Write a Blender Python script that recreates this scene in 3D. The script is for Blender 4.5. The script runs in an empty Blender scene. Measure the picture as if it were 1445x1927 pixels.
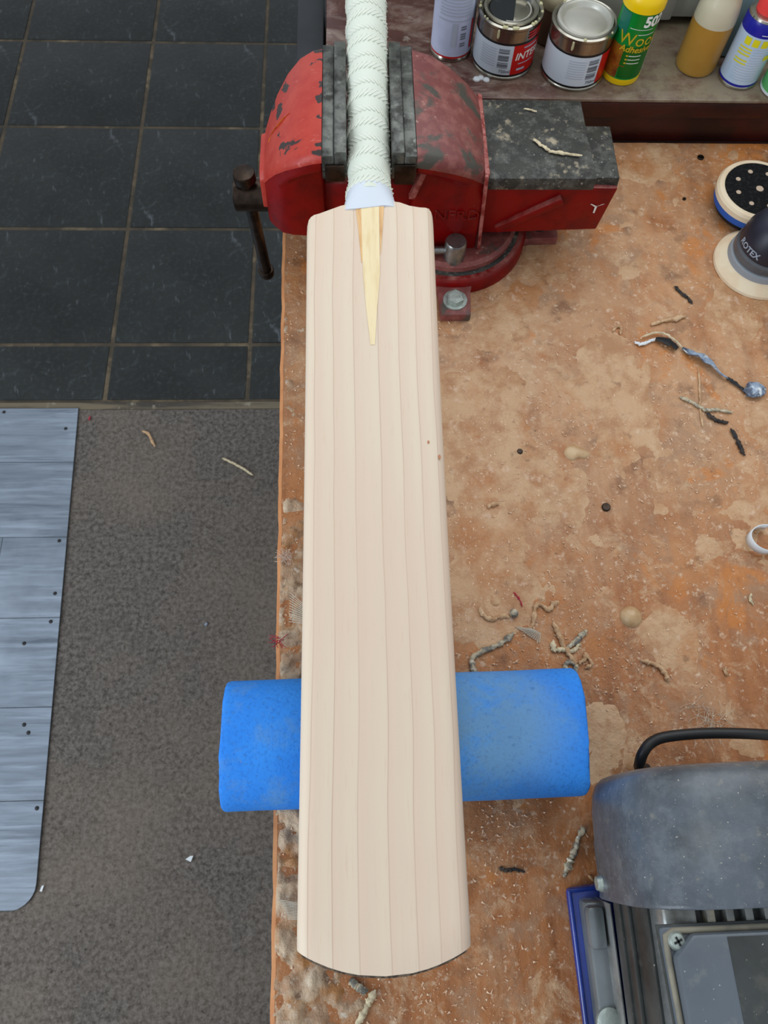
import bpy, bmesh, math, random
from mathutils import Vector, Matrix, noise
random.seed(7)
R = math.radians
COL = bpy.context.scene.collection
SC = bpy.context.scene
ZB = 0.84            # height of the bench top above the floor; everything below is written with the bench top at z = 0
CAMH = 0.66          # camera above the bench top

# ------------------------------------------------------------------ camera
F = 1448.0; CX, CY = 722.5, 963.5
def cam_axes(p, yaw, roll):
    p, yaw, roll = R(p), R(yaw), R(roll)
    fw = Vector((math.sin(yaw)*math.cos(p), math.cos(yaw)*math.cos(p), -math.sin(p)))
    r = Vector((math.cos(yaw), -math.sin(yaw), 0)); d = fw.cross(r)
    return math.cos(roll)*r + math.sin(roll)*d, -math.sin(roll)*r + math.cos(roll)*d, fw
AR, AD, AF = cam_axes(67, 5.5, -4.5)
cam = bpy.data.cameras.new('camera'); co = bpy.data.objects.new('camera', cam); COL.objects.link(co)
cam.sensor_fit = 'VERTICAL'; cam.sensor_height = 24; cam.lens = 24*F/1927
cam.clip_start = 0.01
m = Matrix.Identity(4)
for i in range(3):
    m[i][0] = AR[i]; m[i][1] = -AD[i]; m[i][2] = -AF[i]
m[2][3] = CAMH + ZB
co.matrix_world = m
cam.dof.use_dof = True; cam.dof.focus_distance = 0.57; cam.dof.aperture_fstop = 15.0
SC.camera = co
def P(x, y, z):                     # point of the plane at height z that the photograph shows at pixel x, y
    d = AR*((x-CX)/F) + AD*((y-CY)/F) + AF
    t = (z-CAMH)/d.z
    return Vector((d.x*t, d.y*t, z))

# ------------------------------------------------------------------ light
w = bpy.data.worlds.new('world'); SC.world = w; w.use_nodes = True
w.node_tree.nodes['Background'].inputs[0].default_value = (0.86, 0.93, 1.0, 1)
w.node_tree.nodes['Background'].inputs[1].default_value = 0.61
def area(name, loc, look, sx, sy, power, col):
    l = bpy.data.lights.new(name, 'AREA'); l.shape = 'RECTANGLE'; l.size = sx; l.size_y = sy; l.energy = power; l.color = col
    o = bpy.data.objects.new(name, l); COL.objects.link(o); o.location = loc
    o.rotation_euler = (Vector(look)-Vector(loc)).to_track_quat('-Z', 'Y').to_euler()
area('window_daylight', (0.35, 0.92, ZB+0.95), (0.1, 0.1, ZB-0.1), 1.3, 0.9, 7.0, (0.94, 0.97, 1.0))
area('doorway_daylight', (-1.7, -0.7, ZB+0.75), (0.0, 0.1, ZB-.1), 1.0, 1.7, 29.0, (0.80, 0.90, 1.0))
vs = SC.view_settings
vs.view_transform = 'Standard'; vs.look = 'None'; vs.gamma = 1; vs.use_curve_mapping = False; vs.exposure = 0.09

# ------------------------------------------------------------------ materials
def C(r, g, b):
    f = lambda v: (v/255/12.92) if v/255 <= 0.04045 else ((v/255+0.055)/1.055)**2.4
    return (f(r), f(g), f(b), 1)
MATS = {}
def M(name, col, rough=.5, metal=0, layers=(), bump=(), spec=.5, coat=0, trans=0, ior=1.45, random_tone=0, sss=0, dust=None):
    mt = bpy.data.materials.new(name); mt.use_nodes = True; nt = mt.node_tree; N = nt.nodes; L = nt.links
    b = N['Principled BSDF']
    b.inputs['Roughness'].default_value = rough; b.inputs['Metallic'].default_value = metal
    b.inputs['Specular IOR Level'].default_value = spec; b.inputs['Coat Weight'].default_value = coat
    b.inputs['Coat Roughness'].default_value = .15
    b.inputs['Transmission Weight'].default_value = trans; b.inputs['IOR'].default_value = ior
    if sss:
        b.inputs['Subsurface Weight'].default_value = sss; b.inputs['Subsurface Radius'].default_value = (.01, .008, .006)
        b.inputs['Subsurface Scale'].default_value = .5
    tc = N.new('ShaderNodeTexCoord')
    def coords(stretch):
        if not stretch: return tc.outputs['Object']
        mp = N.new('ShaderNodeMapping'); mp.inputs['Scale'].default_value = stretch; L.new(tc.outputs['Object'], mp.inputs[0]); return mp.outputs[0]
    rgb = N.new('ShaderNodeRGB'); rgb.outputs[0].default_value = col; cur = rgb.outputs[0]
    def mix(a, bcol, fac):
        mx = N.new('ShaderNodeMix'); mx.data_type = 'RGBA'
        L.new(fac, mx.inputs[0]); L.new(a, mx.inputs[6])
        mx.inputs[7].default_value = bcol; return mx.outputs[2]
    for i, ly in enumerate(layers):
        c2, sc, lo, hi = ly[:4]; o = ly[4] if len(ly) > 4 else {}
        if o.get('kind') == 'voronoi':
            t = N.new('ShaderNodeTexVoronoi'); t.inputs['Scale'].default_value = sc; out = t.outputs['Distance']
        else:
            t = N.new('ShaderNodeTexNoise'); t.noise_dimensions = '4D'; t.inputs['W'].default_value = i*3.7 + o.get('w', 0)
            t.inputs['Scale'].default_value = sc; t.inputs['Detail'].default_value = o.get('detail', 5)
            t.inputs['Roughness'].default_value = o.get('rgh', .6); t.inputs['Distortion'].default_value = o.get('dist', 0); out = t.outputs['Fac']
        L.new(coords(o.get('stretch')), t.inputs['Vector'])
        mr = N.new('ShaderNodeMapRange'); mr.inputs[1].default_value = lo; mr.inputs[2].default_value = hi
        mr.inputs[4].default_value = o.get('amt', 1); L.new(out, mr.inputs[0])
        fac = mr.outputs[0]
        if 'region' in o:                             # a spill that lies in one place only
            cx_, cy_, rx_, ry_ = o['region']
            mp = N.new('ShaderNodeMapping'); mp.inputs['Location'].default_value = (-cx_/rx_, -cy_/ry_, 0); mp.inputs['Scale'].default_value = (1/rx_, 1/ry_, 0)
            L.new(tc.outputs['Object'], mp.inputs[0])
            vl = N.new('ShaderNodeVectorMath'); vl.operation = 'LENGTH'; L.new(mp.outputs[0], vl.inputs[0])
            m2 = N.new('ShaderNodeMapRange'); m2.interpolation_type = 'SMOOTHSTEP'; m2.inputs[1].default_value = 1.0; m2.inputs[2].default_value = .35; L.new(vl.outputs['Value'], m2.inputs[0])
            mu = N.new('ShaderNodeMath'); mu.operation = 'MULTIPLY'; L.new(fac, mu.inputs[0]); L.new(m2.outputs[0], mu.inputs[1]); fac = mu.outputs[0]
        cur = mix(cur, c2, fac)
    if dust:                                         # settled dust on level faces
        g = N.new('ShaderNodeNewGeometry'); sp = N.new('ShaderNodeSeparateXYZ'); L.new(g.outputs['Normal'], sp.inputs[0])
        mr = N.new('ShaderNodeMapRange'); mr.inputs[1].default_value = .45; mr.inputs[2].default_value = .95; L.new(sp.outputs[2], mr.inputs[0])
        t = N.new('ShaderNodeTexNoise'); t.inputs['Scale'].default_value = dust[1]; t.inputs['Detail'].default_value = 6; L.new(tc.outputs['Object'], t.inputs[0])
        m2 = N.new('ShaderNodeMapRange'); m2.inputs[1].default_value = .3; m2.inputs[2].default_value = .7; m2.inputs[4].default_value = dust[2]; L.new(t.outputs[0], m2.inputs[0])
        mu = N.new('ShaderNodeMath'); mu.operation = 'MULTIPLY'; L.new(mr.outputs[0], mu.inputs[0]); L.new(m2.outputs[0], mu.inputs[1])
        cur = mix(cur, dust[0], mu.outputs[0])
    if random_tone:
        oi = N.new('ShaderNodeObjectInfo'); hs = N.new('ShaderNodeHueSaturation')
        mr = N.new('ShaderNodeMapRange'); mr.inputs[3].default_value = 1-random_tone; mr.inputs[4].default_value = 1+random_tone
        L.new(oi.outputs['Random'], mr.inputs[0]); L.new(mr.outputs[0], hs.inputs['Value']); L.new(cur, hs.inputs['Color']); cur = hs.outputs[0]
    L.new(cur, b.inputs['Base Color'])
    prev = None
    for (sc, st, dist, *ex) in bump:
        t = N.new('ShaderNodeTexNoise'); t.inputs['Scale'].default_value = sc; t.inputs['Detail'].default_value = 6; t.inputs['Roughness'].default_value = .65
        L.new(coords(ex[0] if ex else None), t.inputs[0])
        bp = N.new('ShaderNodeBump'); bp.inputs['Strength'].default_value = st; bp.inputs['Distance'].default_value = dist
        L.new(t.outputs['Fac'], bp.inputs['Height'])
        if prev: L.new(prev, bp.inputs['Normal'])
        prev = bp.outputs[0]
    if prev: L.new(prev, b.inputs['Normal'])
    MATS[name] = mt
    return mt

BO = (-.5, -.2)       # bench-local offset
m_bench = M('bench_wood', C(172, 110, 62), .46, layers=[
    (C(138, 82, 42), 70, .42, .68, dict(stretch=(1, .06, 1), detail=7)),
    (C(186, 118, 58), 10, .52, .66, dict(detail=5, amt=.7, w=9, dist=.5)),
    (C(202, 160, 120), 9, .38, .56, dict(detail=9, amt=.66, dist=.8, rgh=.68, region=(.22+BO[0], .52+BO[1], .42, .42))),
    (C(200, 164, 128), 14, .40, .58, dict(detail=10, amt=.85, dist=.8, rgh=.72, w=2, region=(.13+BO[0], .38+BO[1], .15, .30))),
    (C(190, 148, 110), 11, .52, .64, dict(detail=9, amt=.6, dist=.8, rgh=.7, w=6)),
    (C(158, 124, 96), 15, .52, .62, dict(detail=9, amt=.65, w=4, dist=1.2, rgh=.7)),
    (C(210, 178, 140), 28, .53, .68, dict(detail=10, amt=.8, rgh=.78, dist=1.)),
    (C(196, 120, 50), 17, .60, .66, dict(detail=4, amt=.7, w=11, dist=.6)),
    (C(100, 62, 36), 30, .56, .68, dict(amt=.6, w=2, detail=7)),
    (C(216, 188, 160), 190, .58, .70, dict(amt=.8, detail=4)),
    (C(84, 52, 32), 150, .66, .73, dict(amt=.65, detail=3, w=7))],
    bump=[(40, .4, .004), (170, .55, .002), (600, .35, .0007)], spec=.5)
m_edge = M('bench_edge_ply', C(214, 150, 98), .6, layers=[(C(186, 118, 70), 30, .4, .7)])
m_crust = M('dried_glue', C(176, 140, 108), .32, layers=[
    (C(204, 180, 150), 40, .42, .62, dict(detail=9)), (C(172, 116, 60), 44, .5, .62, dict(w=3, detail=8)),
    (C(112, 80, 52), 90, .54, .66, dict(w=6, amt=.85, detail=8)), (C(226, 214, 196), 120, .58, .68, dict(w=1, amt=.85, detail=8))],
    bump=[(110, .8, .004), (420, .5, .0012)], spec=.6)
m_film = M('glue_film', C(196, 156, 116), .42, layers=[
    (C(204, 168, 130), 22, .4, .65, dict(detail=9, amt=.8, rgh=.7)), (C(168, 116, 74), 40, .45, .60, dict(amt=.8, w=5, detail=9, rgh=.72)), (C(176, 112, 58), 16, .52, .62, dict(amt=.6, w=8, detail=6)), (C(120, 84, 56), 90, .6, .7, dict(amt=.6, w=2, detail=7)), (C(220, 190, 165), 110, .58, .74, dict(w=2, amt=.8))],
    bump=[(110, .6, .003), (420, .4, .0008)], spec=.5)
m_under = M('bench_underframe', C(120, 78, 50), .7, layers=[(C(90, 58, 38), 20, .4, .7)])
m_slate = M('slate_tile', C(36, 40, 39), .5, layers=[
    (C(27, 30, 29), 7, .4, .65, dict(detail=8)), (C(72, 79, 82), 26, .60, .76, dict(detail=9, dist=1.2, amt=.7)),
    (C(104, 110, 116), 34, .60, .70, dict(detail=9, dist=2.5, amt=.5, stretch=(1, .4, 1))), (C(62, 66, 66), 90, .5, .7, dict(amt=.4))], bump=[(28, .3, .004), (200, .15, .001)], random_tone=.12, spec=.4)
m_grout = M('grout', C(92, 80, 64), .9, layers=[(C(66, 60, 50), 14, .4, .6), (C(132, 116, 92), 12, .55, .7)], bump=[(200, .5, .002)])
m_carpet = M('carpet', C(120, 113, 107), .95, layers=[
    (C(72, 67, 62), 120, .40, .62, dict(detail=8, rgh=.72)), (C(150, 143, 134), 260, .55, .70, dict(amt=.75, detail=5, rgh=.75)),
    (C(84, 79, 74), 26, .60, .70, dict(amt=.6, detail=7)), (C(142, 126, 110), 4, .45, .7, dict(amt=.35)), (C(50, 48, 46), 90, .62, .70, dict(amt=.75, detail=4))],
    bump=[(420, .4, .002), (1100, .5, .0012)], spec=.1)
m_strip = M('threshold_strip', C(112, 100, 80), .5, layers=[(C(62, 56, 48), 14, .45, .6, dict(stretch=(.3, 3, 1))), (C(150, 142, 124), 40, .6, .7)], bump=[(80, .3, .001)])
m_vinyl = M('vinyl_print', C(132, 143, 156), .36, layers=[
    (C(112, 122, 134), 9, .40, .62, dict(stretch=(.3, 3, 1), detail=9, dist=2.2)), (C(168, 181, 196), 30, .50, .70, dict(stretch=(.14, 2.2, 1), amt=.7, detail=8)),
    (C(84, 94, 106), 26, .56, .68, dict(stretch=(.12, 2.2, 1), amt=.8, w=5, dist=1.6, detail=8)), (C(180, 192, 206), 3, .52, .7, dict(amt=.5)), (C(96, 104, 114), 150, .6, .72, dict(stretch=(.08, 2, 1), amt=.5))], random_tone=.12, spec=.5, bump=[(150, .1, .0006, (.2, 2, 1))])
m_vinylback = M('vinyl_backing', C(58, 60, 62), .8)
m_bat = None
m_cane = M('cane_splice', C(232, 212, 168), .5, layers=[(C(222, 196, 148), 240, .45, .65, dict(stretch=(1, .02, 1)))])
m_cane2 = M('cane_amber', C(222, 178, 122), .5, layers=[(C(196, 146, 92), 240, .45, .65, dict(stretch=(1, .03, 1)))])
m_grip = M('grip_rubber', C(214, 219, 204), .55, sss=.08)
m_rib = M('grip_rib_rubber', C(222, 224, 210), .6)
m_tape = M('white_tape', C(206, 212, 220), .45)
m_toe = M('toe_rubber', C(112, 96, 80), .8, layers=[(C(60, 50, 42), 300, .45, .6)], bump=[(400, .6, .001)])
m_foam = M('blue_foam', C(40, 130, 228), .75, layers=[
    (C(60, 150, 240), 9, .4, .65), (C(36, 106, 194), 420, .5, .66, dict(amt=.6)), (C(126, 158, 166), 13, .38, .54, dict(detail=10, amt=.6, rgh=.72, dist=.4, region=(.058, .005, .085, .07))), (C(110, 150, 176), 24, .52, .66, dict(detail=10, amt=.5, rgh=.72, w=4)), (C(60, 110, 160), 260, .58, .7, dict(amt=.5)), (C(136, 128, 118), 120, .72, .76, dict(amt=.7))],
    bump=[(380, .35, .0012), (900, .3, .0006)], spec=.35)
m_red = M('vice_red_paint', C(122, 1, 1), .42, layers=[(C(98, 1, 1), 40, .45, .65), (C(128, 40, 16), 90, .62, .76, dict(amt=.35)), (C(210, 150, 140), 300, .74, .77, dict(amt=.7, detail=2))],
          dust=(C(176, 122, 112), 90, .6), bump=[(90, .25, .0015)], spec=.3)
m_redtop = M('vice_chipped_lit_paint', C(178, 58, 44), .45, layers=[(C(168, 44, 34), 60, .4, .65), (C(206, 112, 100), 110, .60, .72, dict(amt=.6, stretch=(1, 3, 1))),  # chips and scuffs, with light on the jaw top mixed into the red
          (C(52, 40, 38), 30, .585, .60, dict(detail=3, w=2.2, dist=.6)), (C(220, 170, 160), 420, .72, .76, dict(amt=.6, detail=2))], bump=[(90, .25, .0015)], spec=.5)
m_redworn = M('vice_worn_paint', C(116, 58, 54), .48, layers=[(C(152, 96, 88), 70, .45, .65, dict(amt=.7)), (C(70, 66, 58), 24, .54, .60, dict(detail=7, w=5, dist=.6)), (C(192, 150, 136), 160, .62, .72, dict(amt=.7, detail=8)), (C(96, 30, 24), 60, .62, .7, dict(w=3, amt=.7))], bump=[(90, .3, .0015)], spec=.5)
m_pink = M('worn_paint_edge', C(166, 96, 88), .55, layers=[(C(128, 40, 34), 130, .45, .6), (C(196, 156, 140), 220, .6, .7)])
m_steel = M('jaw_steel', C(98, 100, 95), .38, .6, layers=[(C(46, 46, 42), 70, .42, .62), (C(140, 142, 134), 110, .56, .70, dict(amt=.75, detail=9)), (C(96, 76, 48), 60, .66, .74, dict(amt=.7)), (C(190, 190, 182), 400, .66, .74, dict(amt=.6))], bump=[(180, .25, .0008)])
m_anvil = M('blackened_anvil', C(54, 54, 48), .55, .25, layers=[(C(42, 42, 40), 50, .42, .6), (C(108, 108, 102), 60, .48, .66, dict(amt=.8, detail=10, rgh=.75)), (C(168, 154, 130), 70, .58, .66, dict(amt=.8, detail=9, w=3)), (C(188, 186, 178), 300, .62, .7, dict(amt=.7))], bump=[(60, .5, .003), (260, .4, .001)])
m_darksteel = M('oiled_steel', C(62, 50, 42), .3, .85, layers=[(C(34, 28, 24), 60, .45, .65), (C(110, 76, 40), 50, .64, .76, dict(amt=.6))], bump=[(120, .2, .0008)])
m_bright = M('bright_steel', C(150, 150, 148), .3, .9, layers=[(C(96, 96, 94), 80, .45, .7)], bump=[(200, .2, .0006)])
m_zinc = M('zinc_bolt', C(176, 186, 178), .4, .6, layers=[(C(128, 134, 128), 90, .45, .7)], bump=[(200, .4, .001)])
m_yellowmark = M('yellow_scrape', C(250, 182, 70), .6, layers=[(C(200, 96, 50), 160, .5, .6)])
m_whitemark = M('white_paint_mark', C(220, 214, 206), .6)
m_sill = M('sill_maroon_paint', C(92, 54, 46), .32, layers=[(C(74, 40, 34), 26, .4, .62, dict(detail=8)), (C(150, 130, 118), 22, .48, .64, dict(detail=10, amt=.8, dist=1., rgh=.7, stretch=(.6, 1.3, 1))), (C(178, 166, 152), 70, .6, .72, dict(amt=.7, detail=8)), (C(86, 26, 18), 16, .58, .68, dict(amt=.7, w=8)), (C(60, 44, 36), 90, .64, .74, dict(amt=.6)), (C(142, 130, 106), 30, .34, .56, dict(amt=.85, detail=9, rgh=.7, w=13, region=(-.27, 0, .36, .5)))], bump=[(26, .3, .004), (200, .2, .0008)], spec=.55)
m_fascia = M('fascia_maroon', C(66, 22, 16), .4, layers=[(C(42, 18, 14), 22, .42, .6), (C(96, 74, 66), 30, .66, .76, dict(amt=.5, stretch=(.4, 1, 1)))], bump=[(60, .3, .002)])
m_wall = M('wall_white_paint', C(176, 176, 166), .6, layers=[(C(158, 158, 148), 8, .45, .7), (C(120, 116, 106), 60, .72, .78, dict(amt=.5))])
m_darkpost = M('dark_post', C(40, 42, 46), .6, layers=[(C(28, 30, 34), 12, .4, .7)])
m_hood = M('motor_cowl_plastic', C(86, 93, 101), .3, layers=[(C(68, 73, 79), 26, .42, .62), (C(126, 132, 136), 70, .46, .66, dict(amt=.4, detail=10, rgh=.78)), (C(128, 126, 118), 120, .58, .70, dict(amt=.55, detail=8)), (C(190, 184, 170), 520, .69, .72, dict(detail=2)), (C(176, 172, 160), 800, .70, .73, dict(detail=2, stretch=(.25, 1, 1), amt=.6)), (C(150, 134, 104), 110, .70, .74, dict(amt=.8)), (C(134, 130, 120), 9, .5, .7, dict(amt=.3))], bump=[(60, .1, .0012), (420, .2, .0005)], spec=.5)
m_box = M('terminal_box_grey', C(92, 99, 106), .35, layers=[(C(78, 84, 90), 12, .4, .7), (C(180, 182, 178), 420, .69, .72, dict(detail=2)), (C(130, 130, 124), 50, .56, .7, dict(amt=.6, detail=9))], bump=[(300, .12, .0005)], spec=.5)
m_boxdark = M('terminal_lid_dark', C(62, 65, 64), .45, layers=[(C(50, 52, 50), 40, .4, .7), (C(170, 168, 158), 380, .69, .72, dict(detail=2)), (C(96, 94, 86), 60, .56, .7, dict(amt=.5, detail=9))])
m_dustyrim = M('dusty_rim', C(132, 126, 110), .7, layers=[(C(96, 94, 86), 50, .45, .7)])
m_alu = M('cast_aluminium', C(158, 160, 158), .4, .55, layers=[(C(104, 104, 98), 40, .45, .68), (C(202, 188, 160), 46, .6, .72, dict(amt=.7)), (C(60, 60, 58), 60, .68, .76, dict(amt=.7))], bump=[(120, .3, .001)])
m_footgrey = M('motor_foot_grey', C(124, 130, 132), .28, .35, layers=[(C(92, 98, 98), 14, .42, .66), (C(176, 180, 180), 30, .62, .76, dict(amt=.6)), (C(98, 92, 74), 40, .66, .76, dict(amt=.6))], bump=[(60, .2, .001)])
m_bodygrey = M('motor_body_grey', C(74, 76, 74), .4, .3, layers=[(C(48, 48, 46), 20, .42, .62), (C(122, 120, 108), 40, .6, .76, dict(amt=.6))], bump=[(120, .3, .001)])
m_blueplate = M('blue_base_paint', C(26, 58, 150), .22, layers=[(C(18, 36, 100), 14, .42, .66), (C(130, 120, 130), 40, .66, .74, dict(amt=.7))], coat=.5)
m_rubber = M('black_rubber', C(28, 28, 29), .45, layers=[(C(58, 58, 56), 120, .62, .76, dict(amt=.5))])
m_velcro = M('black_velcro', C(22, 22, 23), .95, layers=[(C(46, 45, 43), 300, .5, .7)], bump=[(900, .6, .001)], spec=.15)
m_cream = M('cream_foam', C(226, 208, 178), .7, layers=[(C(214, 186, 152), 30, .45, .7), (C(196, 176, 146), 120, .62, .75, dict(amt=.5))])
m_padblue = M('pad_blue', C(32, 84, 168), .5)
m_holedust = M('dusty_hole', C(190, 168, 146), .9)
m_navy = M('navy_plastic', C(38, 40, 54), .4, layers=[(C(26, 27, 38), 20, .4, .7), (C(120, 116, 116), 60, .66, .78, dict(amt=.5))], spec=.5)
m_smoke = M('smoky_plastic', C(88, 90, 94), .3, layers=[(C(62, 64, 70), 30, .4, .7), (C(150, 142, 132), 60, .6, .75, dict(amt=.5))])
m_greyring = M('grey_ring', C(140, 146, 152), .45)
m_lettersilver = M('lettering_silver', C(150, 160, 172), .5)
m_tin = M('tinplate', C(176, 172, 160), .2, .95, layers=[(C(140, 134, 120), 20, .45, .7)])
m_tinlid = M('painted_lid', C(196, 194, 184), .35, .35, layers=[(C(176, 172, 160), 16, .45, .7), (C(120, 128, 132), 30, .7, .76)])
m_lidblack = M('lid_black_residue', C(28, 32, 36), .3, layers=[(C(110, 114, 116), 110, .66, .72)])
m_drip = M('dried_drip', C(206, 200, 158), .5, layers=[(C(176, 170, 128), 60, .45, .65)])
m_label = M('label_white', C(208, 220, 230), .35)
m_labelred = M('label_red', C(196, 18, 16), .35)
m_labelblack = M('label_black', C(16, 16, 18), .35)
m_print = M('print_grey', C(108, 112, 120), .5)
m_printpale = M('print_pale', C(178, 186, 202), .5)
m_lav = M('aerosol_lavender', C(196, 202, 226), .35, layers=[(C(182, 188, 212), 30, .45, .7)])
m_yellow = M('yellow_plastic', C(244, 202, 10), .3, layers=[(C(220, 176, 8), 20, .55, .75)])
m_green = M('label_green', C(0, 146, 62), .3, layers=[(C(0, 122, 40), 12, .45, .6, dict(stretch=(1, 1, .5)))])
m_dkgreen = M('label_dark_green', C(0, 96, 24), .3)
m_teal = M('label_teal', C(24, 112, 92), .35)
m_brownpic = M('label_wood_picture', C(158, 104, 28), .4, layers=[(C(112, 44, 14), 40, .4, .6)])
m_goldtext = M('gold_lettering', C(204, 172, 36), .4)
m_whitetext = M('white_lettering', C(240, 240, 232), .4)
m_amber = M('amber_liquid', C(186, 142, 62), .3, layers=[(C(168, 120, 44), 10, .4, .7)], spec=.4, sss=.1)
m_milky = M('milky_plastic', C(206, 198, 172), .3, layers=[(C(190, 180, 150), 12, .45, .7)], sss=.1)
m_capblack = M('black_cap', C(26, 25, 24), .35)
m_blueband = M('blue_band', C(28, 32, 150), .28)
m_capred = M('red_cap', C(236, 66, 66), .35)
m_canblue = M('can_pale_blue', C(190, 212, 236), .3, .1, layers=[(C(206, 220, 234), 30, .45, .7)])
m_yellowprint = M('yellow_print', C(224, 214, 30), .4)
m_palejug = M('pale_blue_plastic', C(150, 176, 182), .4, layers=[(C(120, 146, 150), 8, .4, .7)])
m_greenlid = M('green_tub', C(96, 176, 104), .35, layers=[(C(150, 206, 150), 20, .5, .7)])
m_brownjar = M('brown_jar', C(96, 70, 54), .4, layers=[(C(74, 52, 40), 14, .4, .7)])
m_beige = M('beige_cloth', C(190, 178, 146), .8, layers=[(C(160, 146, 112), 24, .45, .7)])
m_saw = M('sawdust_wood', C(232, 200, 168), .8, layers=[(C(210, 164, 126), 200, .45, .65)])
m_peel = M('peel_tan', C(206, 172, 134), .75, layers=[(C(176, 136, 98), 160, .42, .62), (C(226, 200, 166), 220, .58, .7)], bump=[(500, .5, .001)])
m_peelgrey = M('peel_grey', C(188, 174, 146), .55, layers=[(C(112, 110, 102), 160, .46, .6), (C(222, 214, 194), 240, .56, .68)], bump=[(400, .5, .001)])
m_peelblue = M('peel_bluegrey', C(150, 166, 186), .4, layers=[(C(74, 84, 102), 90, .46, .58), (C(224, 228, 228), 110, .54, .64)], bump=[(300, .5, .001)])
m_peeldark = M('peel_dark', C(58, 46, 38), .6, layers=[(C(28, 26, 26), 120, .42, .6), (C(130, 112, 96), 220, .6, .72)], bump=[(500, .5, .001)])
m_peelblack = M('peel_black', C(24, 24, 26), .55)
m_peelcream = M('peel_cream', C(214, 198, 164), .6, layers=[(C(176, 160, 128), 200, .45, .62)])
m_drop = M('glue_drop_amber', C(200, 170, 130), .28, layers=[(C(176, 136, 92), 60, .45, .7)], sss=.12)
m_mesh = M('fibre_mesh', C(206, 198, 180), .6)
m_fluff = M('fluff_fibre', C(206, 184, 168), .9)
m_redthread = M('red_thread', C(166, 46, 62), .8)
m_white = M('white_paper', C(222, 226, 228), .5)

# willow: growth rings as fine lines along the blade, laid by the width coordinate
def willow():
    mt = bpy.data.materials.new('willow'); mt.use_nodes = True; nt = mt.node_tree; N = nt.nodes; L = nt.links; b = N['Principled BSDF']
    b.inputs['Roughness'].default_value = .5; b.inputs['Specular IOR Level'].default_value = .35
    tc = N.new('ShaderNodeTexCoord'); sp = N.new('ShaderNodeSeparateXYZ'); L.new(tc.outputs['Object'], sp.inputs[0])
    mp = N.new('ShaderNodeMapping'); mp.inputs['Scale'].default_value = (4, 5, 0); L.new(tc.outputs['Object'], mp.inputs[0])
    ns = N.new('ShaderNodeTexNoise'); ns.inputs['Scale'].default_value = 1; ns.inputs['Detail'].default_value = 2; L.new(mp.outputs[0], ns.inputs[0])
    ma = N.new('ShaderNodeMath'); ma.operation = 'MULTIPLY_ADD'; ma.inputs[1].default_value = .008; L.new(ns.outputs['Fac'], ma.inputs[0]); L.new(sp.outputs[0], ma.inputs[2])
    mr = N.new('ShaderNodeMapRange'); mr.inputs[1].default_value = -.05; mr.inputs[2].default_value = .058; L.new(ma.outputs[0], mr.inputs[0])
    cr = N.new('ShaderNodeValToRGB'); L.new(mr.outputs[0], cr.inputs[0])
    base, dk, lt, line = C(217, 196, 174), C(215, 191, 169), C(219, 200, 177), C(188, 158, 135)
    lines = [.066, .207, .362, .547, .703, .835, .955]
    els = cr.color_ramp.elements
    els[0].position = 0; els[0].color = lt; els[1].position = 1; els[1].color = base
    for x in lines:
        for off, c in ((-.04, lt), (-.0045, lt), (0, line), (.0045, dk)):
            e = els.new(max(0, min(1, x+off))); e.color = c
    mp2 = N.new('ShaderNodeMapping'); mp2.inputs['Scale'].default_value = (160, 2.2, 1); L.new(tc.outputs['Object'], mp2.inputs[0])
    n2 = N.new('ShaderNodeTexNoise'); n2.inputs['Scale'].default_value = 1; n2.inputs['Detail'].default_value = 5; L.new(mp2.outputs[0], n2.inputs[0])
    m2 = N.new('ShaderNodeMapRange'); m2.inputs[1].default_value = .35; m2.inputs[2].default_value = .75; m2.inputs[4].default_value = .3; L.new(n2.outputs[0], m2.inputs[0])
    mx = N.new('ShaderNodeMix'); mx.data_type = 'RGBA'; L.new(m2.outputs[0], mx.inputs[0]); L.new(cr.outputs[0], mx.inputs[6]); mx.inputs[7].default_value = C(223, 205, 181)
    mp3 = N.new('ShaderNodeMapping'); mp3.inputs['Scale'].default_value = (500, 40, 1); L.new(tc.outputs['Object'], mp3.inputs[0])
    n3 = N.new('ShaderNodeTexNoise'); n3.inputs['Scale'].default_value = 1; n3.inputs['Detail'].default_value = 3; L.new(mp3.outputs[0], n3.inputs[0])
    m3 = N.new('ShaderNodeMapRange'); m3.inputs[1].default_value = .6; m3.inputs[2].default_value = .75; m3.inputs[4].default_value = .5; L.new(n3.outputs[0], m3.inputs[0])
    mx3 = N.new('ShaderNodeMix'); mx3.data_type = 'RGBA'; L.new(m3.outputs[0], mx3.inputs[0]); L.new(mx.outputs[2], mx3.inputs[6]); mx3.inputs[7].default_value = C(212, 184, 158)
    n4 = N.new('ShaderNodeTexNoise'); n4.inputs['Scale'].default_value = 9; L.new(tc.outputs['Object'], n4.inputs[0])
    m4 = N.new('ShaderNodeMapRange'); m4.inputs[1].default_value = .4; m4.inputs[2].default_value = .7; m4.inputs[4].default_value = .35; L.new(n4.outputs[0], m4.inputs[0])
    mx4 = N.new('ShaderNodeMix'); mx4.data_type = 'RGBA'; L.new(m4.outputs[0], mx4.inputs[0]); L.new(mx3.outputs[2], mx4.inputs[6]); mx4.inputs[7].default_value = C(217, 189, 168)
    L.new(mx4.outputs[2], b.inputs['Base Color'])
    bp = N.new('ShaderNodeBump'); bp.inputs['Strength'].default_value = .08; bp.inputs['Distance'].default_value = .0005; L.new(n3.outputs[0], bp.inputs['Height']); L.new(bp.outputs[0], b.inputs['Normal'])
    return mt
m_bat = willow()
m_knot = M('willow_knot', C(176, 118, 84), .6)

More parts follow.
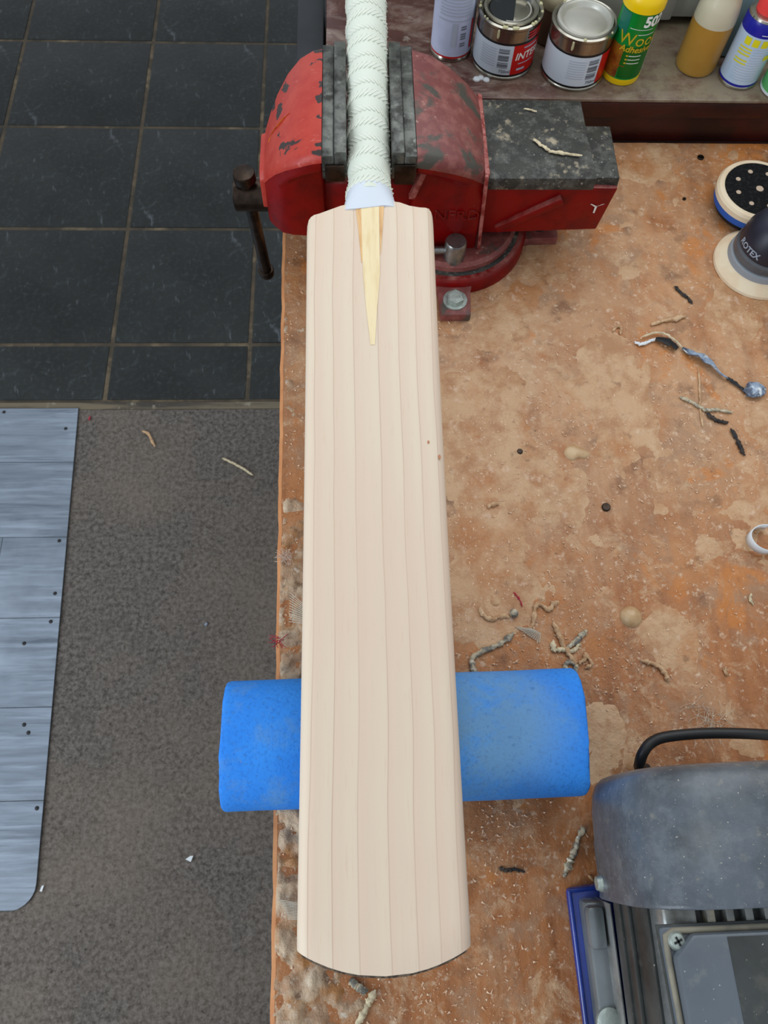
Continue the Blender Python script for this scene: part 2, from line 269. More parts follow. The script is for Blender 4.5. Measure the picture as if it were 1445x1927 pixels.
# ------------------------------------------------------------------ mesh helpers
ORG = {}
def V(*a): return Vector(a)
class B:
    def __init__(s): s.v = []; s.f = []
    def add(s, vs, fs):
        n = len(s.v); s.v += [tuple(v) for v in vs]; s.f += [tuple(i+n for i in f) for f in fs]; return s
    def hexa(s, p):      # 8 points: bottom 4 ccw, top 4 ccw
        return s.add(p, [(3,2,1,0),(4,5,6,7),(0,1,5,4),(1,2,6,5),(2,3,7,6),(3,0,4,7)])
    def box(s, x0, x1, y0, y1, z0, z1):
        return s.hexa([(x0,y0,z0),(x1,y0,z0),(x1,y1,z0),(x0,y1,z0),(x0,y0,z1),(x1,y0,z1),(x1,y1,z1),(x0,y1,z1)])
    def obox(s, c, ux, uy, uz, a, b, d):  # centre, axes, half sizes
        c = Vector(c); ux, uy, uz = Vector(ux)*a, Vector(uy)*b, Vector(uz)*d
        return s.hexa([c-ux-uy-uz, c+ux-uy-uz, c+ux+uy-uz, c-ux+uy-uz, c-ux-uy+uz, c+ux-uy+uz, c+ux+uy+uz, c-ux+uy+uz])
    def cyl(s, p0, p1, r0, r1=None, n=20, cap=True):
        p0, p1 = Vector(p0), Vector(p1); r1 = r0 if r1 is None else r1
        d = (p1-p0).normalized(); a = d.orthogonal().normalized(); b = d.cross(a)
        vs = []
        for p, r in ((p0, r0), (p1, r1)):
            for i in range(n):
                t = 2*math.pi*i/n; vs.append(p + a*(r*math.cos(t)) + b*(r*math.sin(t)))
        fs = [(i, (i+1) % n, n+(i+1) % n, n+i) for i in range(n)]
        if cap: fs += [tuple(reversed(range(n))), tuple(range(n, 2*n))]
        return s.add(vs, fs)
    def lathe(s, cx, cy, prof, n=40, a0=0, a1=2*math.pi):
        vs = []; full = abs(a1-a0-2*math.pi) < 1e-6; k = n if full else n+1
        for r, z in prof:
            for i in range(k):
                t = a0+(a1-a0)*i/n; vs.append((cx+r*math.sin(t), cy-r*math.cos(t), z))
        fs = []
        for j in range(len(prof)-1):
            for i in range(n):
                i2 = (i+1) % k
                fs.append((j*k+i, j*k+i2, (j+1)*k+i2, (j+1)*k+i))
        if full:
            if prof[0][0] > 1e-6: fs.append(tuple(reversed(range(k))))
            if prof[-1][0] > 1e-6: fs.append(tuple(range((len(prof)-1)*k, len(prof)*k)))
        return s.add(vs, fs)
    def loft(s, secs, cap=True, closed=True):
        n = len(secs[0]); vs = [p for q in secs for p in q]; fs = []
        for j in range(len(secs)-1):
            for i in range(n if closed else n-1):
                i2 = (i+1) % n
                fs.append((j*n+i, j*n+i2, (j+1)*n+i2, (j+1)*n+i))
        if cap: fs += [tuple(reversed(range(n))), tuple(range((len(secs)-1)*n, len(secs)*n))]
        return s.add(vs, fs)
    def prism(s, poly, z0, z1):           # xy polygon ccw
        n = len(poly)
        vs = [(x, y, z0) for x, y in poly]+[(x, y, z1) for x, y in poly]
        return s.add(vs, [tuple(reversed(range(n))), tuple(range(n, 2*n))]+[(i, (i+1) % n, n+(i+1) % n, n+i) for i in range(n)])
    def tube(s, pts, rad, n=8, squash=1.0):
        pts = [Vector(p) for p in pts]; secs = []; k = len(pts)
        for i, p in enumerate(pts):
            d = (pts[min(i+1, k-1)]-pts[max(i-1, 0)])
            d = d.normalized() if d.length > 1e-9 else Vector((1, 0, 0))
            a = d.cross(Vector((0, 0, 1)))
            a = a.normalized() if a.length > 1e-4 else Vector((1, 0, 0)); b = a.cross(d)
            r = rad[i] if isinstance(rad, (list, tuple)) else rad
            secs.append([p + a*(r*math.cos(2*math.pi*j/n)) + b*(r*squash*math.sin(2*math.pi*j/n)) for j in range(n)])
        return s.loft(secs)
    def patch(s, cx, cy, r, t0, t1, z0, z1, n=None, slant=0):    # curved label patch, angles in rad, 0 faces -Y
        n = n or max(1, int(abs(t1-t0)/.12)+1); vs = []
        for z in (z0, z1):
            for i in range(n+1):
                t = t0+(t1-t0)*i/n + (slant if z == z1 else 0); vs.append((cx+r*math.sin(t), cy-r*math.cos(t), z))
        return s.add(vs, [(i, i+1, n+2+i, n+1+i) for i in range(n)])
    def build(s, name, mat, parent=None, bevel=0, seg=2, smooth=35, label=None, cat=None, group=None, kind=None, org=None, fix=False):
        if parent is not None: o_ = ORG[parent.name]
        elif org is not None: o_ = Vector(org)
        else:
            xs = [v[0] for v in s.v]; ys = [v[1] for v in s.v]; zs = [v[2] for v in s.v]
            o_ = Vector(((min(xs)+max(xs))/2, (min(ys)+max(ys))/2, min(zs)))
        me = bpy.data.meshes.new(name); me.from_pydata([tuple(Vector(v)-o_) for v in s.v], [], s.f)
        if bevel or fix:
            bm = bmesh.new(); bm.from_mesh(me)
            bmesh.ops.recalc_face_normals(bm, faces=bm.faces)
            if bevel:
                ed = [e for e in bm.edges if len(e.link_faces) == 2 and e.calc_face_angle(0) > R(28)]
                bmesh.ops.bevel(bm, geom=ed, offset=bevel, segments=seg, profile=.5, affect='EDGES', clamp_overlap=True)
            bm.to_mesh(me); bm.free()
        me.validate()
        if smooth:
            me.shade_smooth(); me.set_sharp_from_angle(angle=R(smooth))
        me.materials.append(mat)
        o = bpy.data.objects.new(name, me); COL.objects.link(o)
        if parent is not None: o.parent = parent
        else: o.location = o_ + Vector((0, 0, ZB))
        ORG[o.name] = o_
        tag(o, label, cat, group, kind)
        return o
def tag(o, label=None, cat=None, group=None, kind=None):
    if label: o['label'] = label
    if cat: o['category'] = cat
    if group: o['group'] = group
    if kind: o['kind'] = kind
    return o
def empty(name, loc, label, cat, group=None, kind=None):
    o = bpy.data.objects.new(name, None); COL.objects.link(o); o.empty_display_size = .02
    o.location = Vector(loc)+Vector((0, 0, ZB)); ORG[o.name] = Vector(loc)
    return tag(o, label, cat, group, kind)
def text_mesh(txt, size, extrude=0, shear=0, offset=0):
    cu = bpy.data.curves.new('txt', 'FONT'); cu.body = txt; cu.size = size; cu.align_x = 'CENTER'; cu.align_y = 'CENTER'
    cu.extrude = extrude; cu.shear = shear; cu.offset = offset; cu.resolution_u = 3
    ob = bpy.data.objects.new('txt', cu); COL.objects.link(ob); bpy.context.view_layer.update()
    me = bpy.data.meshes.new_from_object(ob.evaluated_get(bpy.context.evaluated_depsgraph_get()))
    vs = [v.co.copy() for v in me.vertices]; fs = [tuple(p.vertices) for p in me.polygons]
    bpy.data.objects.remove(ob); bpy.data.curves.remove(cu); bpy.data.meshes.remove(me)
    return vs, fs
def cyl_text(txt, size, cx, cy, r, t0, z, shear=0, vert=False, offset=0, sx=1):
    vs, fs = text_mesh(txt, size, 0, shear, offset); b = B()
    out = []
    for v in vs:
        u, h = (v.x*sx, v.y) if not vert else (-v.y, v.x)
        t = t0+u/r; out.append((cx+r*math.sin(t), cy-r*math.cos(t), z+h))
    return b.add(out, fs)
def catmull(pts, k=5):
    pts = [Vector(p) for p in pts]; out = []
    for i in range(len(pts)-1):
        p0, p1, p2, p3 = pts[max(i-1, 0)], pts[i], pts[i+1], pts[min(i+2, len(pts)-1)]
        for j in range(k):
            t = j/k; out.append(.5*((2*p1)+(-p0+p2)*t+(2*p0-5*p1+4*p2-p3)*t*t+(-p0+3*p1-3*p2+p3)*t**3))
    out.append(pts[-1]); return out

# ================================================================== SETTING
FZ = -ZB
# ---- slate floor
floor = B().box(-2.6, 1.6, -1.6, 3.4, FZ-.05, FZ-.0025).build('floor', m_grout, kind='structure', smooth=0, org=(0, 0, FZ))
colx = [-2.27, -1.93, -1.59, -1.25, -.912, -.556, -.240, .095, .43, .765, 1.1, 1.435]
rowy = [.908, 1.06, 1.403, 1.749, 2.08, 2.42, 2.76, 3.1, 3.4]
tile_mesh = {}
for j in range(len(rowy)-1):
    for i in range(len(colx)-1):
        if i > 8 and j > 3: continue
        g = .0045
        w_, h_ = colx[i+1]-colx[i]-2*g, rowy[j+1]-rowy[j]-2*g
        key = (round(w_, 3), round(h_, 3), (i*3+j*5) % 2)
        if key not in tile_mesh:
            b = B(); nn = 4
            b.box(-w_/2, w_/2, -h_/2, h_/2, -.008, 0)
            t = b.build('slate_tile', m_slate, floor, bevel=.003, seg=2)
            for v in t.data.vertices: v.co = v.co + ORG['floor']
            tile_mesh[key] = t.data
        else:
            t = bpy.data.objects.new('slate_tile', tile_mesh[key]); COL.objects.link(t); t.parent = floor
        t.location = ((colx[i]+colx[i+1])/2, (rowy[j]+rowy[j+1])/2, random.uniform(-.0008, .0006))
        if (i+j) % 2: t.rotation_euler = (0, 0, math.pi)
# ---- threshold and carpet
B().box(-2.6, 1.6, .887, .905, FZ-.01, FZ+.001).build('trim_1', m_strip, kind='structure', bevel=.001)
cb = B(); nx, ny = 150, 130
cv = []
for j in range(ny+1):
    for i in range(nx+1):
        x = -1.3+1.7*i/nx; y = -.6+1.486*j/ny
        cv.append((x, y, FZ+.002*noise.noise(Vector((x*9, y*9, 1)))+.0012*noise.noise(Vector((x*60, y*60, 2)))))
cb.add(cv, [(j*(nx+1)+i, j*(nx+1)+i+1, (j+1)*(nx+1)+i+1, (j+1)*(nx+1)+i) for j in range(ny) for i in range(nx)])
cb.build('floor_carpet', m_carpet, kind='structure', smooth=180, org=(0, 0, FZ))
# ---- grey wood-print vinyl mat
VZ = FZ+.004
vin = empty('vinyl_mat', (-.85, .4, VZ-.002), 'grey wood-plank printed vinyl sheet lying on the brown carpet', 'mat')
def vin_right(y): return -.557-.051*(y+.066)/.957
def vin_poly(y0, y1, inset=0):
    pts = []
    ys = sorted(set([y0+(y1-y0)*k/6 for k in range(7)]+[q for q in [-.1018, -.101, -.099, -.096, -.092, -.086, -.079, -.070, -.06] if y0 < q < y1]))
    right = []
    for y in ys:
        x = vin_right(y)-inset
        if y < -.06:                                  # rounded corner
            t = min(1, (-.06-y)/.042); x -= .045*(1-math.sqrt(max(0, 1-t*t)))
        right.append((x, y))
    return [(-1.25, y0)]+right+[(-1.25, y1)]
B().prism(vin_poly(-.102, .889), VZ-.002, VZ).build('backing', m_vinylback, vin, smooth=0)
pj = [-.1015, .075, .24, .413, .583, .755, .888]
for k in range(len(pj)-1):
    lo, hi = pj[k]+.0007, pj[k+1]-.0007
    if k in (1, 3):                                      # a butt joint inside the row
        xs_ = -.722 if k == 3 else -.93
        p = [q for q in vin_poly(lo, hi, .0006)]
        left = [(-1.25, lo), (xs_, lo), (xs_, hi), (-1.25, hi)]
        B().prism(left, VZ, VZ+.0012).build('plank', m_vinyl, vin, smooth=0)
        p = [(xs_+.0012, lo)]+p[1:-1]+[(xs_+.0012, hi)]
        B().prism(p, VZ, VZ+.0012).build('plank', m_vinyl, vin, smooth=0)
    else:
        B().prism(vin_poly(lo, hi, .0006), VZ, VZ+.0012).build('plank', m_vinyl, vin, smooth=0)
for px in [(112, 1018), (104, 1117), (96, 1170), (46, 1364), (54, 1379), (70, 1521), (8, 776), (124, 807), (46, 1211)]:
    p = P(px[0], px[1], VZ); B().lathe(p.x, p.y, [(.0001, VZ+.0026), (.003, VZ+.0022), (.0042, VZ+.0012)][::-1], 7).build('grit_fleck', m_peelblack, vin)
# ---- wall, sill, fascia
SZ = .0567; SF = .752
wb = B()
wb.box(-.03, 1.5, .80, .96, FZ, SZ-.03)
wb.build('wall_below_sill', m_fascia, kind='structure', smooth=0)
B().box(-.028, 1.5, SF, .96, SZ-.004, SZ).build('trim_2', m_sill, kind='structure', bevel=.0015)
B().box(-.028, 1.5, SF, .90, SZ-.024, SZ-.004).build('trim_6', m_fascia, kind='structure', bevel=.002)
B().box(-.026, 1.5, SF+.006, .80, -.004, SZ-.024).build('trim_3', m_fascia, kind='structure', bevel=.001)
wl = B(); wl.box(-.03, 1.5, .955, .98, SZ-.01, .42)
wl.build('wall_back', m_wall, kind='structure', bevel=.002)
wf = B()
wf.box(.245, .372, .866, .95, SZ+.012, .42)
wf.build('board_post', m_wall, kind='structure', bevel=.003)  # upright white board post behind the sill goods, not a window
fr = B(); fr.box(.372, 1.5, .872, .95, SZ+.045, SZ+.06); fr.box(.372, 1.5, .876, .95, SZ+.010, SZ+.0445); fr.box(.372, 1.5, .878, .95, SZ+.0605, .42)
fr.build('trim_4', m_wall, kind='structure', bevel=.002)
wt = B(); wt.box(-.03, .0, .90, .93, .42, 1.5); wt.box(1.3, 1.5, .90, .93, .42, 1.5); wt.box(-.03, 1.5, .90, .93, 1.45, 1.62)
wt.build('window_2', m_wall, kind='structure', bevel=.002)
B().box(-.062, -.031, .80, .93, FZ, .05).build('trim_5', m_darkpost, kind='structure', bevel=.002)

# ================================================================== WORKBENCH
def edge_x(y): return -.0675 - .0155*(y-.25)
bench = empty('workbench', (.5, .2, FZ), 'glue-stained brown plywood workbench running along the window sill', 'workbench')
top = B()
ys = [-.75+1.5*k/120 for k in range(121)]
poly_l = [(edge_x(y)+.0012*noise.noise(Vector((y*40, 3, 1))), y) for y in ys]
ply = [(1.4, -.75)]+[(1.4, .7515)]+poly_l[::-1]
top.prism(ply, -.03, 0)
top.build('bench_top', m_bench, bench, smooth=30, fix=True)
# pale lipping along the open edge
lip = B(); secs = []
for x, y in poly_l:
    secs.append([(x-.0035, y, -.03), (x-.0002, y, -.03), (x-.0002, y, -.0005), (x-.0035, y, -.0012)])
lip.loft(secs); lip.build('edge_lipping', m_edge, bench, fix=True)
for lx, ly in ((.0, -.65), (.0, .68), (1.3, -.65), (1.3, .68)):
    B().box(lx-.035, lx+.035, ly-.035, ly+.035, FZ, -.03).build('leg', m_under, bench, bevel=.004)
B().box(.0, 1.3, -.66, -.63, -.13, -.03).build('apron', m_under, bench, bevel=.003)
B().box(-.01, .02, -.62, .65, -.13, -.03).build('apron', m_under, bench, bevel=.003)
# dried glue standing proud of the wood: a height field that only surfaces where glue was spilt
def fbm(x, y, s, o=4, w=0): return noise.fractal(Vector((x*s, y*s, w)), 1.0, 2.0, o)
def heightfield(x0, x1, y0, y1, st, fn, name, mat):
    nx = int((x1-x0)/st); ny = int((y1-y0)/st); vs = []; keep = []
    for j in range(ny+1):
        for i in range(nx+1):
            x = x0+(x1-x0)*i/nx; y = y0+(y1-y0)*j/ny; h = fn(x, y)
            vs.append((x, y, max(h, -.0012)))
    fs = []
    for j in range(ny):
        for i in range(nx):
            q = (j*(nx+1)+i, j*(nx+1)+i+1, (j+1)*(nx+1)+i+1, (j+1)*(nx+1)+i)
            if max(vs[k][2] for k in q) > 0: fs.append(q)
    used = sorted({k for f in fs for k in f}); mp = {k: n for n, k in enumerate(used)}
    b = B(); b.add([vs[k] for k in used], [tuple(mp[k] for k in f) for f in fs])
    return b.build(name, mat, bench, smooth=180, kind='stuff')
def crust(x, y):
    ex = edge_x(y)
    if x < ex: return -.01
    d = x-ex
    h = .0016+.0042*fbm(x, y, 75, 5, 3)+.0022*fbm(x, y, 22, 3, 7)
    h -= .0022*max(0, (d-.035)/.02)
    h -= .0035*max(0, min(1, (y-.22)/.1))                    # thins out towards the vice
    if y > .5: h -= .01
    return h
heightfield(-.085, .09, -.30, .56, .0021, crust, 'glue_crust', m_crust)
def film(x, y):
    h = -.0006+.0021*fbm(x, y, 13, 5, 11)
    d = ((x-.13)/.10)**2+((y-.36)/.17)**2
    h += .0012*max(0, 1-d)
    h -= .0012*max(0, min(1, (.08-y)/.08))
    n_ = abs(fbm(x, y, 13, 5, 11)-.29+.57*max(0, 1-d)); rim_ = max(0, 1-n_*9)*.0009*(1 if h > -.0006 else .0)
    return min(h, .0006)+rim_+.00035*fbm(x, y, 170, 3, 5)
heightfield(.06, .62, -.15, .75, .0032, film, 'glue_film', m_film)
for px, r in (((1140, 955), .0042), ((1318, 297), .004), ((1287, 375), .002), ((978, 850), .0028)):
    p = P(*px, 0); B().lathe(p.x, p.y, [(r, .0), (r, .0012), (r*.8, .0018), (.0002, .0016)], 14).build('screw_head', m_darksteel, bench)

# ================================================================== CRICKET BAT
X0 = .0155
def zf(y):                                    # height of the playing face (bowed)
    t = (y+.07)/.28
    return .121 + .006*t + .0105*t*(t-1)
bat = empty('cricket_bat', (X0, .05, .067), 'bare pale willow cricket bat with white handle grip clamped in the red vice', 'cricket bat')
HW = .0545
def toe_y(x): return -.0782+.0145*(abs(x)/HW)**2.1
SHO = [(-.0546, .4830), (-.0540, .4860), (-.0529, .4892), (-.0505, .4909), (-.0484, .4918), (-.0439, .4930), (-.0348, .4966), (-.0257, .5003), (-.018, .5025), (0, .5045), (.018, .5055), (.0254, .5042), (.0335, .5011), (.0427, .4996), (.0490, .4995), (.0509, .4994), (.0536, .4972), (.0546, .4930)]
def sho_y(x):
    for (a, p), (c, q) in zip(SHO, SHO[1:]):
        if x <= c: return p+(q-p)*max(0, x-a)/(c-a)
    return SHO[-1][1]
def thick(y):
    pts = [(-.09, .024), (-.03, .042), (.07, .052), (.18, .056), (.32, .046), (.45, .033), (.52, .028)]
    for (a, p), (c, q) in zip(pts, pts[1:]):
        if y <= c: return p+(q-p)*max(0, (y-a))/(c-a)
    return pts[-1][1]
blade = B(); secs = []; NU = 60
prof_x = [-1, -.993, -.97, -.93, -.88, -.8, -.64, -.47, -.3, 0, .3, .47, .62, .78, .88, .93, .97, .993, 1]
def face_drop(u):
    a = abs(u)*HW; e = HW-.0075
    d = .0012*(a/HW)**2
    if a > e: d += .0075*(1-math.sqrt(max(0, 1-((a-e)/.0075)**2)))
    return d
for k in range(NU+1):
    u = k/NU; sec = []
    for q in prof_x:
        x = q*HW; y = toe_y(x)+(sho_y(x)-toe_y(x))*u
        endr = 0
        for dd in (y-toe_y(x), sho_y(x)-y):
            if dd < .004: endr = max(endr, .0025*(1-dd/.004)**2)
        sec.append((X0+x, y, zf(y)-face_drop(q)-endr))
    for q in (1, .985, .93, .75, .45, .2, 0, -.2, -.45, -.75, -.93, -.985, -1):
        x = q*HW; y = toe_y(x)+(sho_y(x)-toe_y(x))*u; t = thick(y); ed = .62*t if t > .034 else .7*t
        z = zf(y)-ed-(t-ed)*(1-abs(q)**1.3)+ (.004 if abs(q) > .98 else 0)
        sec.append((X0+x, y, z))
    secs.append(sec)
blade.loft(secs); ob_blade = blade.build('blade', m_bat, bat, smooth=50, fix=True)
def PF(x, y, lift=.0004):                              # point on the bat's face
    z = .13
    for _ in range(12): p = P(x, y, z); z = zf(p.y)-.0012*((p.x-X0)/HW)**2
    return Vector((p.x, p.y, z+lift))
def face_strip(name, left, right, mat, parent, lift=.0003):
    b = B(); L_ = [PF(*p, lift) for p in left]; R_ = [PF(*p, lift) for p in right]; n = len(L_)
    b.add(L_+R_, [(i, i+1, n+i+1, n+i) for i in range(n-1)])
    ob = b.build(name, mat, parent, smooth=60, fix=True); return ob
face_strip('handle_splice', [(679, 380), (681.5, 459), (683, 515), (689, 580), (697, 649)], [(713, 379), (714, 459), (715, 515), (709.5, 580), (705.5, 649)], m_cane, bat)
face_strip('splice_edge', [(668, 380), (674, 430), (680, 494)], [(679, 380), (681, 430), (682.4, 494)], m_cane2, bat, .00025)
face_strip('splice_edge', [(713, 379), (714, 430), (715.5, 480)], [(723, 379), (720, 430), (716.2, 480)], m_cane2, bat, .00025)
kb = B()
for (x, y, r) in ((806, 832, .0009), (827, 860, .0011)):
    p = PF(x, y, .0002); n = 10
    kb.add([p]+[p+Vector((r*math.cos(t*2*math.pi/n), r*1.9*math.sin(t*2*math.pi/n), -.0001)) for t in range(n)], [(0, i+1, (i+1) % n+1) for i in range(n)])
kb.build('knot', m_knot, bat, smooth=0)
# toe guard
tg = B(); secs = []
for k in range(33):
    x = -HW*.94+2*HW*.94*k/32; y = toe_y(x); z = zf(y)-.002*(abs(x)/HW)**4
    jy = .0006*noise.noise(Vector((x*900, 1, 1)))
    secs.append([(X0+x, y+.003, z-.020), (X0+x, y-.0008+jy, z-.020), (X0+x, y-.0013+jy, z-.0045), (X0+x, y+.003, z-.0035)])
tg.loft(secs); tg.build('toe_guard', m_toe, bat, fix=True)
# handle
def hz(y): return zf(.50)+(y-.50)*.115-.0188
def hr(y): return .0195+.0006*math.sin(y*40)
hb = B(); secs = []; NR = 48
PITCH = .031
GY0 = .516
def ring(y, r, zc): return [(X0+r*math.cos(2*math.pi*i/NR), y, zc+r*math.sin(2*math.pi*i/NR)) for i in range(NR)]
def grip_r(y, t=math.pi/2):
    ph = ((y-GY0) % PITCH)/PITCH
    return .0192+.0006*math.sin(2*math.pi*ph)+.0020*max(0, (.540-y)/.024)**1.5
y = GY0
while y < .795:
    secs.append(ring(y, grip_r(y), hz(y))); y += PITCH/10
secs.append(ring(.797, .014, hz(.797)))
hb.loft(secs); hb.build('grip', m_grip, bat, smooth=60, fix=True)
rb = B(); row = 0; y = GY0+.007
while y < .785:
    s = 1 if row % 2 else -1
    for i in range(28):
        t = 2*math.pi*(i+.5*(row % 2))/28
        nrm = Vector((math.cos(t), 0, math.sin(t))); tan = Vector((-math.sin(t), 0, math.cos(t)))
        yy = y+.0016*math.sin(t*1.0)
        c = Vector((X0, yy, hz(yy)))+nrm*(grip_r(yy)+.0001)
        d = (Vector((0, 1, 0))*.74+tan*s*.68).normalized(); e = nrm.cross(d)
        rb.obox(c, d, e, nrm, .0054, .0006, .0002)
    y += PITCH/2; row += 1
rb.build('grip_ribs', m_rib, bat, smooth=0, kind='stuff')
# tape cone between grip and shoulders
tb = B(); secs = []
for k in range(17):
    t = k/16; y = .4965+.0255*t
    hw = .0208+.0052*(1-t)**1.6; ztop = zf(y)+.0009+(hz(.522)+.0212-zf(.522)-.0009)*t**1.5; zbot = hz(y)-.019
    ex = 5-3*t**.7; zc = (ztop+zbot)/2; hh = (ztop-zbot)/2; sec = []
    for i in range(NR):
        c_, s_ = math.cos(2*math.pi*i/NR), math.sin(2*math.pi*i/NR)
        x = hw*math.copysign(abs(c_)**(2/ex), c_); z = zc+hh*math.copysign(abs(s_)**(2/ex), s_)
        sec.append((X0+x, y+.0022*(x/.026)*(1-t)+.0009*math.sin(x*160)*(1-t), z))
    secs.append(sec)
tb.loft(secs); tb.build('white_tape', m_tape, bat, smooth=50, fix=True)

# ================================================================== FOAM ROLL
fo = B(); secs = []
NS = 46
for k in range(NS+1):
    x = -.1005+.2735*k/NS
    yc = .071+.02*(x-.04); sec = []
    for i in range(36):
        t = 2*math.pi*i/36; c_, s_ = math.cos(t), math.sin(t)
        n_ = 2.6
        yy = .0485*math.copysign(abs(c_)**(2/n_), c_); zz = .0355*math.copysign(abs(s_)**(2/n_), s_)
        dent = 0
        if zz > 0: dent = .004*math.exp(-((x-X0)/.03)**2)*(zz/.0355)
        jx = 0
        if k in (0, NS): jx = .0022*noise.noise(Vector((t*5, k, 2)))+(-.003 if (k == NS and 1.9 < t < 2.3) else 0)
        wob = 1+.012*noise.noise(Vector((x*25, c_*1.5, s_*1.5)))
        sec.append((x+jx, yc+yy*wob, max(.0005, .0364+zz*wob)-dent))
    secs.append(sec)
fo.loft(secs)
fo.build('foam_roll', m_foam, bevel=.0015, smooth=50, label='bright blue foam block propping the bat toe on the bench edge', cat='foam block')

# ================================================================== BENCH VICE
VY = .62; BX, BY = .106, .612
vice = empty('bench_vice', (BX, BY, 0), 'large chipped red bench vice gripping the white bat handle', 'vice')
JT = .165
def jaw_section(x, w, zt, wl, zb, flare=.03):
    return [(x, VY-wl, zb), (x, VY-wl, zt-flare), (x, VY-w, zt-flare*.62), (x, VY-w, zt-.004), (x, VY-w+.005, zt), (x, VY+w-.005, zt), (x, VY+w, zt-.004), (x, VY+w, zt-flare*.62), (x, VY+wl, zt-flare), (x, VY+wl, zb)]
mj = B()
sl = [(-.0265, .070, .160, .053, .045), (-.036, .0695, .158, .054, .045), (-.048, .067, .152, .054, .044), (-.060, .060, .142, .053, .044), (-.071, .050, .128, .050, .044), (-.079, .041, .114, .043, .045), (-.085, .033, .101, .036, .046)]
mj.loft([jaw_section(*q) for q in sl])
# separate crown: chipped, scuffed top paint, its red also lightened for light from above
mjo = mj.build('sliding_jaw', m_red, vice, bevel=.003, seg=2, smooth=40)
cr_ = B(); secs = []
for x, w_, zt, wl, zb in sl:
    secs.append([(x, VY-w_-.0006, zt-.0075), (x, VY-w_-.0006, zt-.003), (x, VY-w_+.006, zt+.0012), (x, VY, zt+.0022), (x, VY+w_-.006, zt+.0012), (x, VY+w_+.0006, zt-.003), (x, VY+w_+.0006, zt-.0165)])
cr_.loft(secs, cap=True); cr_.build('jaw_crown', m_redtop, vice, smooth=60, fix=True)
ns_ = B(); ns_.loft([[(x, VY-.031, .060), (x, VY-.031, zt_), (x, VY-.024, zt_+.006), (x, VY+.024, zt_+.006), (x, VY+.031, zt_), (x, VY+.031, .060)] for x, zt_ in ((-.078, .0985), (-.0895, .0945))])
ns_.build('nose_flange', m_redtop, vice, bevel=.0015)
for side, xa, xm, xb in ((-1, -.0265, -.0155, -.0045), (1, .0355, .0465, .0578)):
    j = B()
    lo, hi = (.161, JT) if side < 0 else (JT, .161)
    j.box(xa, xm, VY-.071, VY+.071, .135, lo); j.box(xm, xb, VY-.071, VY+.071, .135, hi)
    jo = j.build('jaw_plate', m_steel, vice, bevel=.0012)
for xa_, xb_, z0_, z1_ in ((-.024, -.006, .134, .152), (.038, .057, .131, .153)):
    B().box(xa_, xb_, VY-.0735, VY-.069, z0_, z1_).build('jaw_keeper', m_darksteel, vice, bevel=.0015)
# screw box under the jaws
B().box(-.03, .07, VY-.045, VY+.045, .05, .105).build('slide_beam', m_red, vice, bevel=.003)
B().cyl((-.05, VY-.01, .058), (.2, VY-.01, .058), .016).build('spindle_thread', m_darksteel, vice)
# fixed body
fb = B()
fl = [(.0578, .070, .160, .056, .016), (.075, .069, .156, .056, .016), (.095, .064, .147, .056, .016), (.112, .058, .136, .056, .016), (.128, .051, .122, .055, .016)]
fb.loft([jaw_section(*q) for q in fl]); fb.build('fixed_jaw', m_red, vice, bevel=.003, smooth=40)
cr_ = B(); secs = []
for x, w_, zt, wl, zb in fl:
    secs.append([(x, VY-w_-.0006, zt-.012), (x, VY-w_-.0006, zt-.003), (x, VY-w_+.006, zt+.0012), (x, VY, zt+.002), (x, VY+w_-.006, zt+.0012), (x, VY+w_+.0006, zt-.003), (x, VY+w_+.0006, zt-.012)])
cr_.loft(secs); cr_.build('jaw_crown', m_redworn, vice, smooth=60, fix=True)
B().obox((.1285, VY-.0555, .078), (1, 0, .12), (0, 1, 0), (-.06, 0, 1), .0018, .002, .048).build('body_rib', m_pink, vice, bevel=.001)
B().obox((.0615, VY-.058, .118), (1, 0, 0), (0, 1, 0), (.3, 0, 1), .003, .0035, .016).build('body_rib', m_pink, vice, bevel=.001)
rimb = B(); rimb.loft([[(x-.0025, VY-w_, z), (x+.0025, VY-w_, z-.002), (x+.0025, VY+w_, z-.002), (x-.0025, VY+w_, z)] for x, w_, z in ((.1265, .0525, .122), (.1268, .053, .1265))])
rimb.build('crown_rim', m_pink, vice, bevel=.001)
# beam with anvil
bm_ = B(); bm_.hexa([(.12, VY-.050, .045), (.253, VY-.044, .045), (.253, VY+.026, .045), (.12, VY+.050, .045), (.12, VY-.050, .108), (.259, VY-.044, .1), (.259, VY+.026, .1), (.12, VY+.050, .108)])
bm_.build('body_beam', m_red, vice, bevel=.002)
B().hexa([(.222, VY-.040, .097), (.2595, VY-.040, .097), (.2595, VY+.030, .097), (.222, VY+.030, .097), (.222, VY-.040, .1095), (.2585, VY-.040, .1095), (.2585, VY+.029, .1095), (.222, VY+.029, .1095)]).build('anvil_heel', m_anvil, vice, bevel=.0015)
av = B(); n = 18; rp = []
for k in range(n+1):
    t = k/n; rp.append((.2315-.003*t+.0016*noise.noise(Vector((t*9, 4, 0))), VY-.0525+.104*t))
av.prism([(.1225, VY+.0515), (.1255, VY-.0530)]+rp, .106, .120)
av.build('anvil', m_anvil, vice, bevel=.001)
gs = B(); gs.obox((.176, VY-.0495, .072), (.83, 0, .55), (0, 1, 0), (-.55, 0, .83), .036, .004, .0045); gs.build('gusset', m_red, vice, bevel=.002)
vs_, fs_ = text_mesh('ANFRD', .017, .0012)
em = B(); em.add([(.1-.003+v.x*1.05, VY-.0562-v.z, .0765+v.y) for v in vs_], fs_); em.build('cast_lettering', m_red, vice, smooth=30)
wm = B()
p0 = Vector((.243, VY-.0447, .078))
